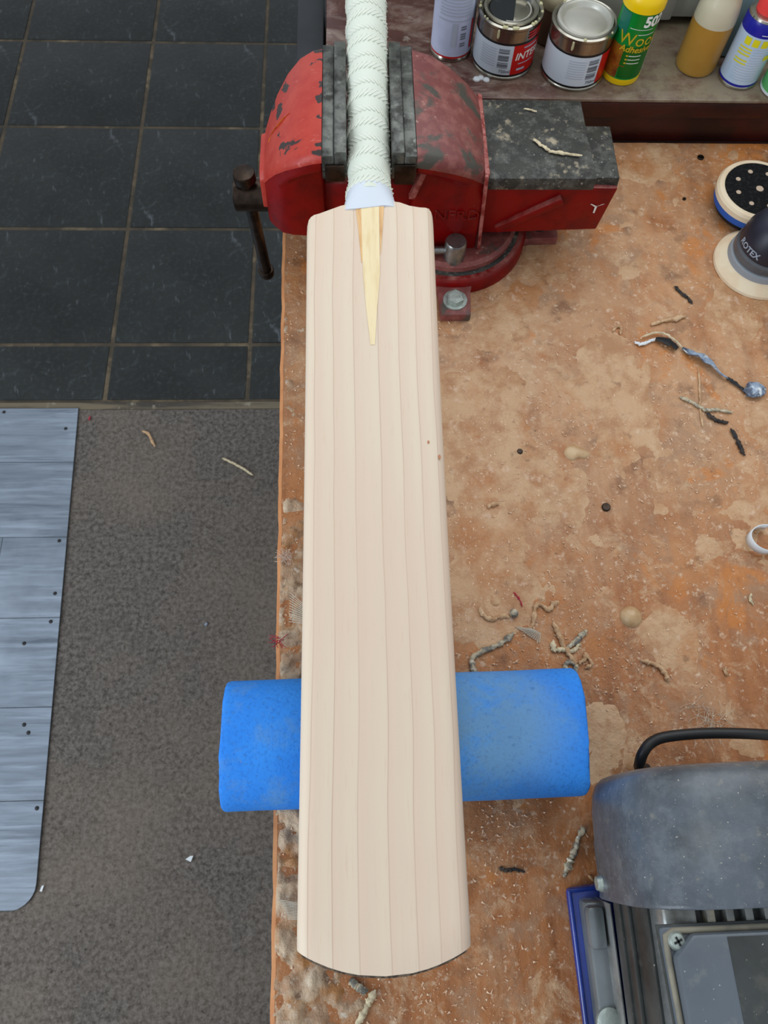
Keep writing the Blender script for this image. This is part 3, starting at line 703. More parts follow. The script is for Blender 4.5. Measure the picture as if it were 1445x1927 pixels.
for d in ((0, -.008), (-.006, .004), (.007, .004)):
    wm.add([p0+Vector((-.001, -.0012, 0)), p0+Vector((.0012, -.0012, .0008)), p0+Vector((d[0]+.0008, -.0012, d[1])), p0+Vector((d[0]-.0008, -.0012, d[1]))], [(0, 1, 2, 3)])
wm.build('paint_mark', m_whitemark, vice, smooth=0)
# swivel base
sb = B(); sb.lathe(BX, BY, [(.083, .0), (.083, .013), (.079, .018), (.072, .0185), (.072, .0185)], 56); sb.build('swivel_base', m_red, vice, smooth=40)
sb = B(); sb.lathe(BX, BY, [(.070, .0186), (.0705, .026), (.067, .030), (.02, .030)], 56); sb.build('swivel_table', m_redworn, vice, smooth=40)
sb = B(); sb.lathe(BX, BY, [(.0725, .0178), (.0745, .0188), (.0725, .0196), (.0700, .0196)], 56); sb.build('swivel_seam', m_anvil, vice, smooth=40)
for a in (R(-90), R(0), R(180)):
    d = Vector((math.cos(a), math.sin(a), 0)); e = Vector((-d.y, d.x, 0)); c0 = Vector((BX, BY, 0))
    lg = B(); q = [c0+d*.06-e*.024, c0+d*.088-e*.017, c0+d*.118-e*.0155, c0+d*.118+e*.0155, c0+d*.088+e*.017, c0+d*.06+e*.024]
    lg.prism([(v.x, v.y) for v in q], 0, .011)
    lug = lg.build('lug', m_redworn, vice, bevel=.0015)
    if a != 0:
        c = c0+d*.1
        bo = B(); bo.lathe(c.x, c.y, [(.0125, .011), (.0125, .0128), (.009, .0129)], 24); bo.lathe(c.x, c.y, [(.0092, .0128), (.0092, .0185), (.0075, .0195), (.0001, .0197)], 6); bo.build('bolt', m_zinc, lug, smooth=25)
    else:
        c = c0+d*.098; bo = B(); bo.lathe(c.x, c.y, [(.008, .0111), (.0075, .0116), (.0001, .0114)], 20); bo.build('bolt_hole', m_peelblack, lug)
lb = B(); c = (BX-.001, VY-.066)
lb.lathe(c[0], c[1], [(.0112, .012), (.0112, .05), (.0098, .0525), (.0001, .0527)], 28)
lk = lb.build('lock_bolt', m_bright, vice, smooth=35)
B().cyl((BX-.055, VY-.064, .035), (BX-.006, VY-.066, .039), .0042, n=14).build('lock_lever', m_bright, lk)
# spindle head and tommy bar
sp_ = B(); sp_.cyl((-.084, .6105, .056), (-.119, .6105, .056), .0165, n=32); sp_.cyl((-.119, .6105, .056), (-.1205, .6105, .056), .0165, .0145, n=32)
sp_.build('spindle_head', m_darksteel, vice, smooth=30)
tb = B(); tb.cyl((-.1065, .607, .08), (-.101, .6135, -.068), .0064, n=16); th = tb.build('tommy_bar', m_darksteel, vice)
kb = B(); kb.cyl((-.1063, .607, .0775), (-.1068, .6066, .0885), .0112, .0108, n=24); kb.build('bar_knob', m_darksteel, th, bevel=.001)
kb = B(); kb.cyl((-.1013, .6135, -.060), (-.1008, .6137, -.070), .0092, .0084, n=24); kb.build('bar_knob', m_darksteel, th, bevel=.001)
ym = B(); pts = [(505, 268), (511, 252), (522, 238), (533, 224), (545, 213)]
def crown_z(x):
    for (a, *_1), (c, *_2) in zip(sl, sl[1:]):
        pass
    xs_ = [q[0] for q in sl]; zs_ = [q[2] for q in sl]
    if x >= xs_[0]: return zs_[0]
    for i in range(len(sl)-1):
        if xs_[i+1] <= x <= xs_[i]: t = (xs_[i]-x)/(xs_[i]-xs_[i+1]); return zs_[i]+(zs_[i+1]-zs_[i])*t
    return zs_[-1]
def on_crown(px):
    z = .12
    for _ in range(25): p = P(px[0], px[1], z); z = .5*z+.5*(crown_z(p.x)+.0022)
    return Vector((p.x, p.y, z+.0004))
q = [on_crown(p) for p in pts]; wd_ = [.0004, .0008, .0016, .002, .0004]
ym.add([v+Vector((wd_[i], wd_[i]*.6, 0)) for i, v in enumerate(q)]+[v-Vector((wd_[i], wd_[i]*.6, 0)) for i, v in enumerate(q)], [(i, i+1, 5+i+1, 5+i) for i in range(4)])
ym.build('yellow_scrape', m_yellowmark, vice, smooth=0)

# ================================================================== SILL GOODS
def ground(cx, cy): return (cx, cy, SZ)
# --- aerosol
cx, cy, r = .1145, .8315, .0238
a = empty('aerosol_can', ground(cx, cy), 'pale lavender aerosol can with red base ring, leftmost on the sill', 'spray can')
B().lathe(cx, cy, [(r-.002, SZ), (r, SZ+.001), (r, SZ+.0025), (r-.0012, SZ+.0045)], 48).build('base_rim', m_tin, a)
B().lathe(cx, cy, [(r-.001, SZ+.004), (r-.001, SZ+.0062)], 48).build('red_ring', m_labelred, a)
B().lathe(cx, cy, [(r-.0012, SZ+.0062), (r-.0008, SZ+.0064), (r-.0008, SZ+.128), (r-.004, SZ+.136), (.012, SZ+.143)], 48).build('body', m_lav, a)
B().lathe(cx, cy, [(.0135, SZ+.140), (.0135, SZ+.165), (.012, SZ+.168), (.001, SZ+.168)], 32).build('cap', m_white, a)
b = B()
for k in range(9):
    z = SZ+.018+k*.0027
    if k % 4 != 2: b.patch(cx, cy, r-.0004, .28, .56, z, z+.0016)
b.build('barcode', m_print, a, smooth=0)
b = B()
for k in range(12): b.patch(cx, cy, r-.0004, -.85, .75, SZ+.052+k*.0035, SZ+.0535+k*.0035)
b.patch(cx, cy, r-.0004, -.15, .1, SZ+.018, SZ+.045); b.patch(cx, cy, r-.0004, -.9, .76, SZ+.0465, SZ+.048)
b.build('small_print', m_printpale, a, smooth=0, kind='stuff')
B().patch(cx, cy, r-.0003, .86, 1.0, SZ+.0125, SZ+.046).build('red_stripe', m_labelred, a)
B().patch(cx, cy, r-.0003, 1.0, 1.5, SZ+.0125, SZ+.125).build('grey_panel', m_print, a)
# --- tins
def tin(cx, cy, r, lab, split0, split1, lid, txt):
    t = empty('paint_tin', ground(cx, cy), lab, 'paint tin', 'paint tins on the sill')
    B().lathe(cx, cy, [(r-.002, SZ), (r+.0006, SZ+.0008), (r+.0006, SZ+.003), (r-.0006, SZ+.0045), (r-.0006, SZ+.055), (r+.0005, SZ+.0565), (r+.0005, SZ+.059), (r-.0015, SZ+.0602), (r-.0035, SZ+.0588), (r-.004, SZ+.0562), (.001, SZ+.0562)], 64).build('can_body', m_tin, t, smooth=30)
    B().lathe(cx, cy, [(r-.0002, SZ+.004), (r-.0002, SZ+.0065)], 64).build('black_band', m_labelblack, t)
    B().lathe(cx, cy, [(r-.0001, SZ+.0405), (r-.0001, SZ+.0425)], 64).build('black_band', m_labelblack, t)
    B().patch(cx, cy, r-.0002, -1.75, split0, SZ+.0065, SZ+.0405).build('label', m_label, t)
    B().patch(cx, cy, r-.0002, split0, 1.9, SZ+.0065, SZ+.0405).build('red_label', m_labelred, t)
    b = B(); random.seed(3)
    for k in range(16):
        z = SZ+.0145+k*.0014
        if k in (5, 11): continue
        b.patch(cx, cy, r+.0001, split1-.22, split1+.12, z, z+random.choice((.0006, .0009, .0012)))
    b.build('barcode', m_print, t, smooth=0)
    b = B()
    for k in range(8): b.patch(cx, cy, r+.0001, split1-.85, split1-.3, SZ+.015+k*.0028, SZ+.0158+k*.0028)
    b.build('small_print', m_printpale, t, smooth=0, kind='stuff')
    cyl_text('750ml', .0052, cx, cy, r+.0001, split0-.2, SZ+.0105).build('volume_mark', m_labelblack, t, smooth=0)
    if txt:
        cyl_text('INTERIOR', .0115, cx, cy, r+.0001, split0+.82, SZ+.027, shear=.15, offset=.0002).build('lettering', m_whitetext, t, smooth=0)
        b = B(); b.patch(cx, cy, r+.0001, split0+.22, split0+.8, SZ+.0185, SZ+.0195); b.patch(cx, cy, r+.0001, split0+.2, split0+.5, SZ+.011, SZ+.0135)
        b.patch(cx, cy, r+.0001, split0+.35, split0+.9, SZ+.036, SZ+.0375)
        b.build('small_print', m_printpale, t, smooth=0, kind='stuff')
        b = B()
        for k in range(3): b.patch(cx, cy, r+.0002, split0+.45, split0+1.1, SZ+.045+k*.0032, SZ+.0468+k*.0032)
        b.build('red_print', m_labelred, t, smooth=0)
    lidm = m_tin if lid == 'black' else m_tinlid
    l = B().lathe(cx, cy, [(r-.0045, SZ+.0565), (r-.005, SZ+.0612), (r-.0075, SZ+.0618), (r-.0095, SZ+.0605), (r-.0105, SZ+.0575), (r-.0115, SZ+.0565), (r-.0135, SZ+.058), (.001, SZ+.0582)], 64).build('lid', lidm, t, smooth=40)
    if lid == 'black':
        vs = []; n = 24
        pts = [(cx+(r-.0115)*math.sin(v), cy-(r-.0115)*math.cos(v)) for v in [R(-200)+R(200)*k/n for k in range(n+1)]]
        B().prism(pts[::-1], SZ+.0572, SZ+.0587).build('black_residue', m_lidblack, l, fix=True)
        B().lathe(cx, cy, [(r-.0125, SZ+.0583), (r-.0125, SZ+.0592), (r-.014, SZ+.0592), (r-.014, SZ+.0583)], 40, R(-20), R(120)).build('lid_ring', m_tinlid, l)
    b = B(); random.seed(11 if txt else 12)
    for k in range(26):
        t_ = random.uniform(-2.6, 2.6); rr = r-.0012; s_ = random.uniform(.0008, .002)
        if not txt and k > 2: break
        b.lathe(cx+rr*math.sin(t_), cy-rr*math.cos(t_), [(s_*1.3, SZ+.0592), (s_, SZ+.0608), (.0001, SZ+.0612)], 8)
    t_ = -.45; b.lathe(cx+(r+.0002)*math.sin(t_), cy-(r+.0002)*math.cos(t_), [(.0008, SZ+.047), (.0014, SZ+.049), (.0012, SZ+.056), (.0002, SZ+.057)], 8)
    b.build('paint_drips', m_drip, t, kind='stuff')
tin(.1725, .8145, .0345, 'tin with red front label and black-smeared lid beside the aerosol can', .12, -.12, 'black', True)
tin(.2505, .798, .035, 'tin with clean pale grey lid and barcode label beside the yellow-topped glue bottle', .62, .42, 'pale', False)
# --- glue bottle
cx, cy, r = .3055, .7935, .0212
g = empty('glue_bottle', ground(cx, cy), 'green wood glue bottle with yellow cap and base standing on the sill', 'glue bottle')
B().lathe(cx, cy, [(r-.003, SZ), (r-.0005, SZ+.001), (r, SZ+.003), (r, SZ+.0078)], 48).build('base', m_yellow, g)
B().lathe(cx, cy, [(r-.0004, SZ+.0078), (r-.0004, SZ+.082)], 48).build('label', m_green, g)
B().patch(cx, cy, r-.0001, -.5, .95, SZ+.0095, SZ+.046, slant=-.12).build('dark_panel', m_dkgreen, g)
B().patch(cx, cy, r-.0001, -1.4, -.56, SZ+.009, SZ+.045).build('wood_picture', m_brownpic, g)
B().patch(cx, cy, r, -1.4, -.75, SZ+.009, SZ+.024, slant=.5).build('red_corner', m_labelred, g)
B().patch(cx, cy, r-.0001, -1.4, -.72, SZ+.058, SZ+.08).build('teal_panel', m_teal, g)
B().patch(cx, cy, r+.0001, 1.08, 1.2, SZ+.009, SZ+.08).build('edge_stripe', m_whitetext, g)
cyl_text('502', .0152, cx, cy, r+.0002, .55, SZ+.0735, offset=.0006).build('number', m_whitetext, g, smooth=0)
cyl_text('Wood', .0185, cx, cy, r+.0002, .12, SZ+.0535).build('word', m_goldtext, g, smooth=0)
cyl_text('Adhesive', .0098, cx, cy, r+.0003, .03, SZ+.0435, shear=.2, offset=.0002).build('word', m_goldtext, g, smooth=0)
b = B()
for k in range(3): b.patch(cx, cy, r+.0002, -.22, .42, SZ+.036-k*.0042, SZ+.0368-k*.0042)
b.patch(cx, cy, r+.0002, -.6, .6, SZ+.0655, SZ+.066); b.patch(cx, cy, r+.0002, -.1, .8, SZ+.0600, SZ+.0606)
b.build('small_print', m_whitetext, g, smooth=0, kind='stuff')
b = B()
for k in range(3): b.patch(cx, cy, r+.0003, -.36, -.25, SZ+.0355-k*.0042, SZ+.0372-k*.0042)
b.build('bullet_mark', m_goldtext, g, smooth=0)
B().lathe(cx, cy, [(r-.0004, SZ+.082), (r+.0012, SZ+.0822), (r+.0014, SZ+.088), (r+.0006, SZ+.094), (r-.004, SZ+.101), (.012, SZ+.106), (.0075, SZ+.112), (.006, SZ+.135), (.004, SZ+.137), (.0001, SZ+.137)], 48).build('cap', m_yellow, g, smooth=50)
# --- amber bottle
cx, cy, r = .3945, .8085, .0228
g = empty('plastic_bottle', ground(cx, cy), 'translucent bottle half full of amber liquid with black cap', 'bottle')
B().lathe(cx, cy, [(r-.005, SZ), (r-.0015, SZ+.0012), (r, SZ+.005), (r, SZ+.050), (r-.0001, SZ+.056)], 48).build('amber_liquid', m_amber, g)
B().lathe(cx, cy, [(r-.0001, SZ+.056), (r-.0005, SZ+.066), (r-.003, SZ+.078), (r-.008, SZ+.09), (.0135, SZ+.098), (.0115, SZ+.103), (.0115, SZ+.106)], 48).build('bottle_shell', m_milky, g)
cp = B(); cp.lathe(cx, cy, [(.0135, SZ+.1015), (.0138, SZ+.102), (.0135, SZ+.118), (.012, SZ+.1195), (.001, SZ+.1195)], 36); cap = cp.build('cap', m_capblack, g, smooth=30)
# --- blue and white can with red cap
cx, cy, r = .4405, .7895, .0222
g = empty('spray_can', ground(cx, cy), 'white and blue lubricant spray can with red cap on the sill', 'spray can')
B().lathe(cx, cy, [(r-.002, SZ), (r, SZ+.001), (r, SZ+.003), (r-.001, SZ+.004)], 48).build('base_rim', m_tin, g)
B().lathe(cx, cy, [(r-.0006, SZ+.004), (r-.0006, SZ+.0065)], 48).build('blue_ring', m_blueband, g)
B().lathe(cx, cy, [(r-.0008, SZ+.0065), (r-.0006, SZ+.0067), (r-.0006, SZ+.0605)], 48).build('body', m_canblue, g)
B().lathe(cx, cy, [(r-.0006, SZ+.0605), (r-.0006, SZ+.071), (r-.002, SZ+.0745)], 48).build('blue_band', m_blueband, g)
B().lathe(cx, cy, [(r-.002, SZ+.0745), (r-.0012, SZ+.0752), (r-.0018, SZ+.0772), (r-.006, SZ+.079), (r-.0085, SZ+.0785)], 48).build('crimp_rim', m_tin, g)
B().lathe(cx, cy, [(.0148, SZ+.0785), (.015, SZ+.081), (.0132, SZ+.105), (.012, SZ+.107), (.001, SZ+.107)], 40).build('cap', m_capred, g)
b = B()
for t0 in (-.98, -.55, -.1, .35): b.patch(cx, cy, r-.0002, t0, t0+.32, SZ+.0505, SZ+.0585)
for k, z in enumerate((.046, .0425, .039, .033, .0295)): b.patch(cx, cy, r-.0002, -1.1, -.42, SZ+z, SZ+z+.0016)
b.patch(cx, cy, r-.0002, .35, .75, SZ+.035, SZ+.0405)
b.build('yellow_print', m_yellowprint, g, smooth=0)
b = B()
for k in range(13): b.patch(cx, cy, r-.0003, -.35 if k < 6 else -.9, .85, SZ+.0115+(12-k)*.003, SZ+.0121+(12-k)*.003)
b.build('small_print', m_printpale, g, smooth=0, kind='stuff')
b = B(); b.patch(cx, cy, r-.0004, -.3, .9, SZ+.0635, SZ+.0642); b.build('white_line', m_whitetext, g, smooth=0)
# --- pale blue jug behind
cx, cy = .437, .842
g = B(); secs = []
for z, sx, sy in ((0, .024, .018), (.003, .0275, .021), (.055, .0275, .021), (.070, .025, .019), (.080, .019, .015), (.086, .011, .01), (.100, .0105, .0105)):
    secs.append([(cx+sx*math.copysign(abs(math.cos(t))**.6, math.cos(t)), cy+sy*math.copysign(abs(math.sin(t))**.6, math.sin(t)), SZ+z) for t in [2*math.pi*k/32 for k in range(32)]])
g.loft(secs); g.build('plastic_jug', m_palejug, smooth=45, label='pale blue-grey plastic jug behind the red-capped spray can', cat='jug', fix=True)
# --- green tub at the frame edge
cx, cy, r = .487, .772, .0235
g = empty('green_tub', ground(cx, cy), 'green tub with pale rim at the right end of the sill', 'tub')
B().lathe(cx, cy, [(r-.002, SZ), (r, SZ+.0015), (r, SZ+.004)], 40).build('base_rim', m_white, g)
B().lathe(cx, cy, [(r-.0006, SZ+.004), (r-.0006, SZ+.045), (r-.002, SZ+.047), (.001, SZ+.047)], 40).build('body', m_greenlid, g)
# --- brown jar with beige cover
cx, cy, r = .232, .855, .021
g = empty('brown_jar', ground(cx, cy), 'small brown jar with beige cover standing behind the two tins', 'jar')
B().lathe(cx, cy, [(r-.002, SZ), (r, SZ+.002), (r, SZ+.032), (r-.003, SZ+.040)], 40).build('body', m_brownjar, g)
B().lathe(cx, cy, [(r-.002, SZ+.039), (r-.0005, SZ+.042), (r-.002, SZ+.058), (r-.006, SZ+.063), (.001, SZ+.065)], 40).build('cover', m_beige, g)
b = B(); p = P(905, 149, SZ)
for dx, dy, s_ in ((-.005, 0, .0035), (0, .002, .003), (.006, -.001, .0032)): b.lathe(p.x+dx, p.y+dy, [(s_*1.2, SZ), (s_, SZ+.0012), (s_*.4, SZ+.0019), (.0001, SZ+.002)], 10)
b.build('paint_blob', m_white, label='small white dried paint blob on the sill in front of the smeared tin', cat='paint blob')

# ================================================================== SANDING PADS AND SANDER
cx, cy, r = .4500, .6495, .0445
g = empty('sanding_pad', (cx, cy, 0), 'round sander pad lying hook face up, black with dust holes', 'sander pad')
B().lathe(cx, cy, [(r-.012, 0), (r-.006, .003), (r-.004, .010)], 48).build('hub', m_peelblack, g)
B().lathe(cx, cy, [(r-.004, .0095), (r-.0015, .0105), (r-.0005, .018), (r-.001, .019)], 48).build('blue_layer', m_padblue, g)
B().lathe(cx, cy, [(r-.0015, .0185), (r+.0005, .0195), (r+.001, .0255), (r-.001, .0285), (r-.004, .0292), (r-.007, .0288)], 48).build('foam_rim', m_cream, g)
B().lathe(cx, cy, [(r-.0062, .0285), (r-.0064, .0296), (.0001, .0298)], 48).build('hook_face', m_velcro, g)
b = B()
for k in range(8):
    t = R(12)+k*math.pi/4; hx, hy = cx+.0255*math.cos(t), cy+.0255*math.sin(t)
    b.lathe(hx, hy, [(.0028, .0298), (.0024, .0302), (.0001, .03)], 12)
b.lathe(cx, cy, [(.0042, .0298), (.0036, .0303), (.0001, .03)], 14)
b.build('dust_hole', m_holedust, g)
cx, cy = .4425, .5685
g = empty('sander', (cx, cy, 0), 'dark navy rotary sander resting on its cream pad', 'sander')
B().lathe(cx, cy, [(.0455, 0), (.0475, .001), (.047, .004), (.039, .012), (.034, .0135)], 56).build('pad', m_cream, g)
B().lathe(cx, cy, [(.037, .0128), (.036, .019), (.033, .021)], 48).build('skirt_ring', m_greyring, g)
B().lathe(cx, cy, [(.0335, .0205), (.035, .0225), (.0345, .030), (.031, .0335)], 48).build('brake_skirt', m_smoke, g)
B().lathe(cx, cy, [(.0325, .0325), (.0335, .035), (.032, .048), (.027, .060), (.018, .070), (.001, .073)], 48).build('gear_housing', m_navy, g, smooth=60)
vs_, fs_ = text_mesh('ROTEX', .0085, 0, 0, .0002)
tx = B(); out = []
for v in vs_:
    t = R(-66)+v.x/.031; rr = .0342-.0016*(v.y+.004)/.008; out.append((cx+rr*math.sin(t), cy-rr*math.cos(t), .040+v.y))
tx.add(out, fs_); tx.build('lettering', m_lettersilver, g, smooth=0)
secs = []
for t, w_, h_ in ((0, .020, .018), (.3, .022, .02), (.7, .021, .019), (1, .016, .015)):
    c = Vector((cx+.012, cy-.008, .045)).lerp(Vector((cx+.17, cy-.13, .066)), t); d = Vector((.8, -.6, .1)).normalized(); s_ = d.cross(Vector((0, 0, 1))).normalized(); u = s_.cross(d)
    secs.append([c+s_*(w_*math.cos(a_))+u*(h_*math.sin(a_)) for a_ in [2*math.pi*k/20 for k in range(20)]])
B().loft(secs).build('motor_handle', m_navy, g, smooth=60, fix=True)
secs = []
for t, w_ in ((0, .016), (.5, .017), (1, .015)):
    c = Vector((cx+.012, cy+.012, .04)).lerp(Vector((cx+.09, cy+.085, .06)), t); s_ = Vector((.7, -.7, 0)); u = Vector((-.2, -.2, 1)).normalized()
    secs.append([c+s_*(w_*math.cos(a_))+u*(w_*math.sin(a_)) for a_ in [2*math.pi*k/20 for k in range(20)]])
B().loft(secs).build('dust_port', m_smoke, g, smooth=60, fix=True)
b = B()
for k in range(4):
    c = Vector((cx+.028+k*.007, cy-.036-k*.001, .0625)); b.obox(c, (.3, -.95, 0), (.95, .3, 0), (0, 0, 1), .004, .0013, .002)
b.build('vent_slot', m_whitemark, g)

# ================================================================== MOTOR
MX, MZ = .2485, .082
mo = empty('electric_motor', (MX, -.09, 0), 'dusty dark grey electric motor bolted to a glossy blue base plate', 'motor')
pl = B(); pl.prism([(.1595, -.0395), (.169, -.40), (.36, -.40), (.36, -.030), (.20, -.035)][::-1], 0, .008); pl.build('base_plate', m_blueplate, mo, bevel=.003)
b = B(); b.tube([(.1612, -.0415, .008), (.1650, -.2, .008), (.1705, -.395, .008)], .0018, 10); b.build('plate_lip', m_blueplate, mo, smooth=60)
b = B(); b.tube([(.1612, -.0415, .008), (.2, -.038, .008), (.357, -.0328, .008)], .0018, 10); b.build('plate_lip', m_blueplate, mo, smooth=60)
def oval(y, s, ex, w, h, zc=MZ, n=56, skew=.02):
    out = []
    for k in range(n):
        t = 2*math.pi*k/n; c_, s_ = math.cos(t), math.sin(t)
        x = w*s*math.copysign(abs(c_)**(2/ex), c_); z = h*s*math.copysign(abs(s_)**(2/ex), s_)
        out.append((MX+x, y+skew*x, zc+z*(.93 if z < 0 else 1)))
    return out
cs = lambda y, s: oval(y, s, 3.3, .0765, .083)
cw = B(); cw.loft([cs(-.043, .998), cs(-.0425, 1.004), cs(-.0405, 1.0), cs(-.006, 1.0), cs(-.0045, .992), cs(.014, .985), cs(.026, .965), cs(.033, .93), cs(.0375, .87), cs(.0395, .79)])
cow = cw.build('fan_cowl', m_hood, mo, smooth=60, fix=True)
b = B(); b.cyl((MX-.076, -.034, .058), (MX-.0798, -.034, .058), .0058, .0045, n=18); b.build('cowl_screw', m_zinc, cow)
bd = B(); bo_ = lambda y: oval(y, 1, 3.6, .0705, .056, skew=0); bd.loft([bo_(-.36), bo_(-.042)]); bdo = bd.build('motor_body', m_bodygrey, mo, smooth=40, fix=True)
for xx, zz in ((MX-.0715, .098), (MX-.0712, .078), (MX-.066, .118)):
    B().obox((xx, -.2, zz), (1, 0, 0), (0, 1, 0), (0, 0, 1), .0012, .157, .0016).build('housing_ridge', m_boxdark, bdo, bevel=.0004)
B().hexa([(.1835, -.06, .128), (.2035, -.06, .134), (.2035, -.040, .134), (.1835, -.040, .128), (.1845, -.06, .139), (.2035, -.06, .144), (.2035, -.040, .144), (.1845, -.040, .139)]).build('cast_shoulder', m_alu, bdo, bevel=.002)
for k in range(9):
    xx = .2115+k*.0118
    B().obox((xx, -.2, .139), (1, 0, 0), (0, 1, 0), (0, 0, 1), .0026, .16, .0065).build('cooling_fin', m_alu, mo, bevel=.0008)
ft = B(); ft.hexa([(.172, -.30, .008), (.186, -.30, .008), (.184, -.046, .008), (.1665, -.046, .008), (.173, -.30, .024), (.186, -.30, .027), (.184, -.048, .027), (.1675, -.048, .024)])
fto = ft.build('motor_foot', m_footgrey, mo, bevel=.003)
b = B(); b.box(.166, .179, -.0785, -.050, .022, .036); b.build('foot_boss', m_footgrey, fto, bevel=.004)
b = B(); b.lathe(.1755, -.124, [(.0095, .025), (.0095, .029), (.007, .0305), (.0001, .0305)], 24); b.build('foot_bolt', m_zinc, fto)
b = B(); b.hexa([(.1815, -.30, .008), (.1835, -.30, .008), (.1815, -.046, .008), (.1795, -.046, .008), (.1825, -.30, .043), (.1842, -.30, .043), (.1818, -.048, .043), (.1801, -.048, .043)]); b.build('foot_web', m_alu, mo, bevel=.0005)
# terminal box
tbx = B(); tbx.prism([(.1815, -.165), (.312, -.165), (.312, -.0505), (.1765, -.0525)], .1455, .152); tbo = tbx.build('terminal_box', m_box, mo, bevel=.003)
rim = B(); rim.tube([(.1842, -.164, .152), (.1795, -.066, .152), (.1798, -.0575, .152), (.184, -.0550, .152), (.311, -.0530, .152)], .0019, 10)
rim.build('lid_rim', m_dustyrim, tbo, smooth=60)
gk = B(); gk.prism([(.1806, -.166), (.313, -.166), (.313, -.0498), (.1755, -.0518)], .1475, .1497); gk.build('gasket', m_boxdark, tbo, bevel=.0008)
ld = B(); ld.prism([(.1853, -.162), (.309, -.162), (.309, -.0547), (.1935, -.0562), (.1815, -.0675)], .150, .1595); ldo = ld.build('lid', m_box, tbo, bevel=.0025)
dk = B(); dk.prism([(.2154, -.159), (.306, -.159), (.306, -.0570), (.2130, -.0580)], .1592, .1599); dk.build('lid_panel', m_boxdark, ldo, smooth=0)
sx_, sy_ = .1852, -.0600
b = B(); b.lathe(sx_, sy_, [(.0052, .152), (.0052, .1538), (.004, .1558), (.0001, .1565)], 24); sc = b.build('lid_screw', m_zinc, tbo)
for a_, c_ in ((.0026, .0006), (.0006, .0026)):
    B().obox((sx_, sy_, .1563), (.9, .4, 0), (-.4, .9, 0), (0, 0, 1), a_, c_, .0005).build('cross_slot', m_peelblack, sc, smooth=0)
# cable
cpts = [(.236, .0465, .0046), (.2275, .0465, .014), (.2225, .049, .030), (.2235, .056, .038), (.231, .0635, .040), (.245, .0675, .042), (.28, .069, .044), (.33, .066, .044), (.40, .058, .03), (.5, .05, .0055), (.65, .03, .0055)]
B().tube(catmull(cpts, 7), .0043, 14).build('power_cable', m_rubber, label='black rubber cable looping out behind the motor cowl', cat='cable', smooth=60)

# ================================================================== DEBRIS
def lump_tube(pts, r, n=6, amp=.35, wig=.0006, seed=0, squash=.8, taper=True):
    pts = catmull(pts, 6); k = len(pts); rad = []; out = []
    for i, p in enumerate(pts):
        f = 1+amp*noise.noise(Vector((i*.55, seed*3.1, 1)))
        if taper: f *= min(1, .35+.65*min(i, k-1-i)/2.5)
        rad.append(r*f)
        out.append(p+Vector((wig*noise.noise(Vector((i*.7, seed, 5)))*2, wig*noise.noise(Vector((i*.7, seed, 9)))*2, abs(wig*noise.noise(Vector((i*.4, seed, 13))))*2)))
    b = B().tube(out, rad, 7, squash)
    b.v = [tuple(Vector(v)+noise.noise_vector(Vector(v)*900+Vector((seed, 0, 0)))*(r*.38)) for v in b.v]
    return b
def scrap(name, label, cat, px, r, mat, z=0, group=None, seed=None, **kw):
    seed = seed if seed is not None else len(ORG)
    pts = [P(x, y, z)+Vector((0, 0, r*.75)) for x, y in px]
    return lump_tube(pts, r, seed=seed, **kw).build(name, mat, label=label, cat=cat, group=group, smooth=60)
G1 = 'loose scraps on the bench'
# the long twisted peel
pe = empty('glue_peel', P(1310, 690, 0), 'long twisted black, white and blue glue peel below the sander', 'glue peel', G1)
def ribbon(px, widths, twist, mat, name, z0=.001, lift=.003, seed=0):
    pts = catmull([P(x, y, 0) for x, y in px], 6); n = len(pts); b = B(); vs = []
    for i, p in enumerate(pts):
        t = i/(n-1); d = (pts[min(i+1, n-1)]-pts[max(i-1, 0)]).normalized(); s_ = Vector((d.y, -d.x, 0))
        k = t*(len(widths)-1); a_ = int(min(k, len(widths)-2)); w_ = widths[a_]+(widths[a_+1]-widths[a_])*(k-a_)
        an = twist*t+.8*noise.noise(Vector((t*5, seed, 1)))
        off = s_*(w_*math.cos(an))+Vector((0, 0, w_*abs(math.sin(an))))
        c = p+Vector((0, 0, z0+lift*.5*(1+noise.noise(Vector((t*6, seed, 3))))))
        cup = Vector((0, 0, w_*.5))
        vs += [c-off+Vector((0, 0, w_*abs(math.sin(an))))+cup*.4, c, c+off+cup]
    fs = []
    for i in range(n-1):
        for j in range(2): fs.append((i*3+j, i*3+j+1, (i+1)*3+j+1, (i+1)*3+j))
    b.add(vs, fs); o = b.build(name, mat, pe, smooth=60)
    so = o.modifiers.new('thickness', 'SOLIDIFY'); so.thickness = .0006
    return o
ribbon([(1232, 640), (1255, 648), (1272, 660)], [.002, .0055, .003], .3, m_peelblack, 'dark_fold', seed=1)
lump_tube([P(x, y, .0)+Vector((0, 0, .0035)) for x, y in ((1205, 638), (1230, 630), (1250, 632), (1268, 645), (1282, 658))], .0011, seed=2).build('pale_edge', m_peelcream, pe)
lump_tube([P(x, y, .0)+Vector((0, 0, .002)) for x, y in ((1192, 645), (1206, 650), (1222, 644), (1232, 640))], .0016, seed=3).build('white_end', m_white, pe)
ribbon([(1282, 657), (1298, 668), (1318, 676), (1338, 692), (1356, 708), (1368, 716)], [.0012, .0045, .0058, .0045, .0028, .001], 1.2, m_peelblue, 'blue_strip', seed=4)
lump_tube([P(x, y, .0)+Vector((0, 0, .002)) for x, y in ((1364, 712), (1380, 722), (1395, 734), (1404, 742))], .0018, seed=5).build('dark_stem', m_peelblack, pe)
cp = P(1417, 738, 0); bl = B(); secs = []
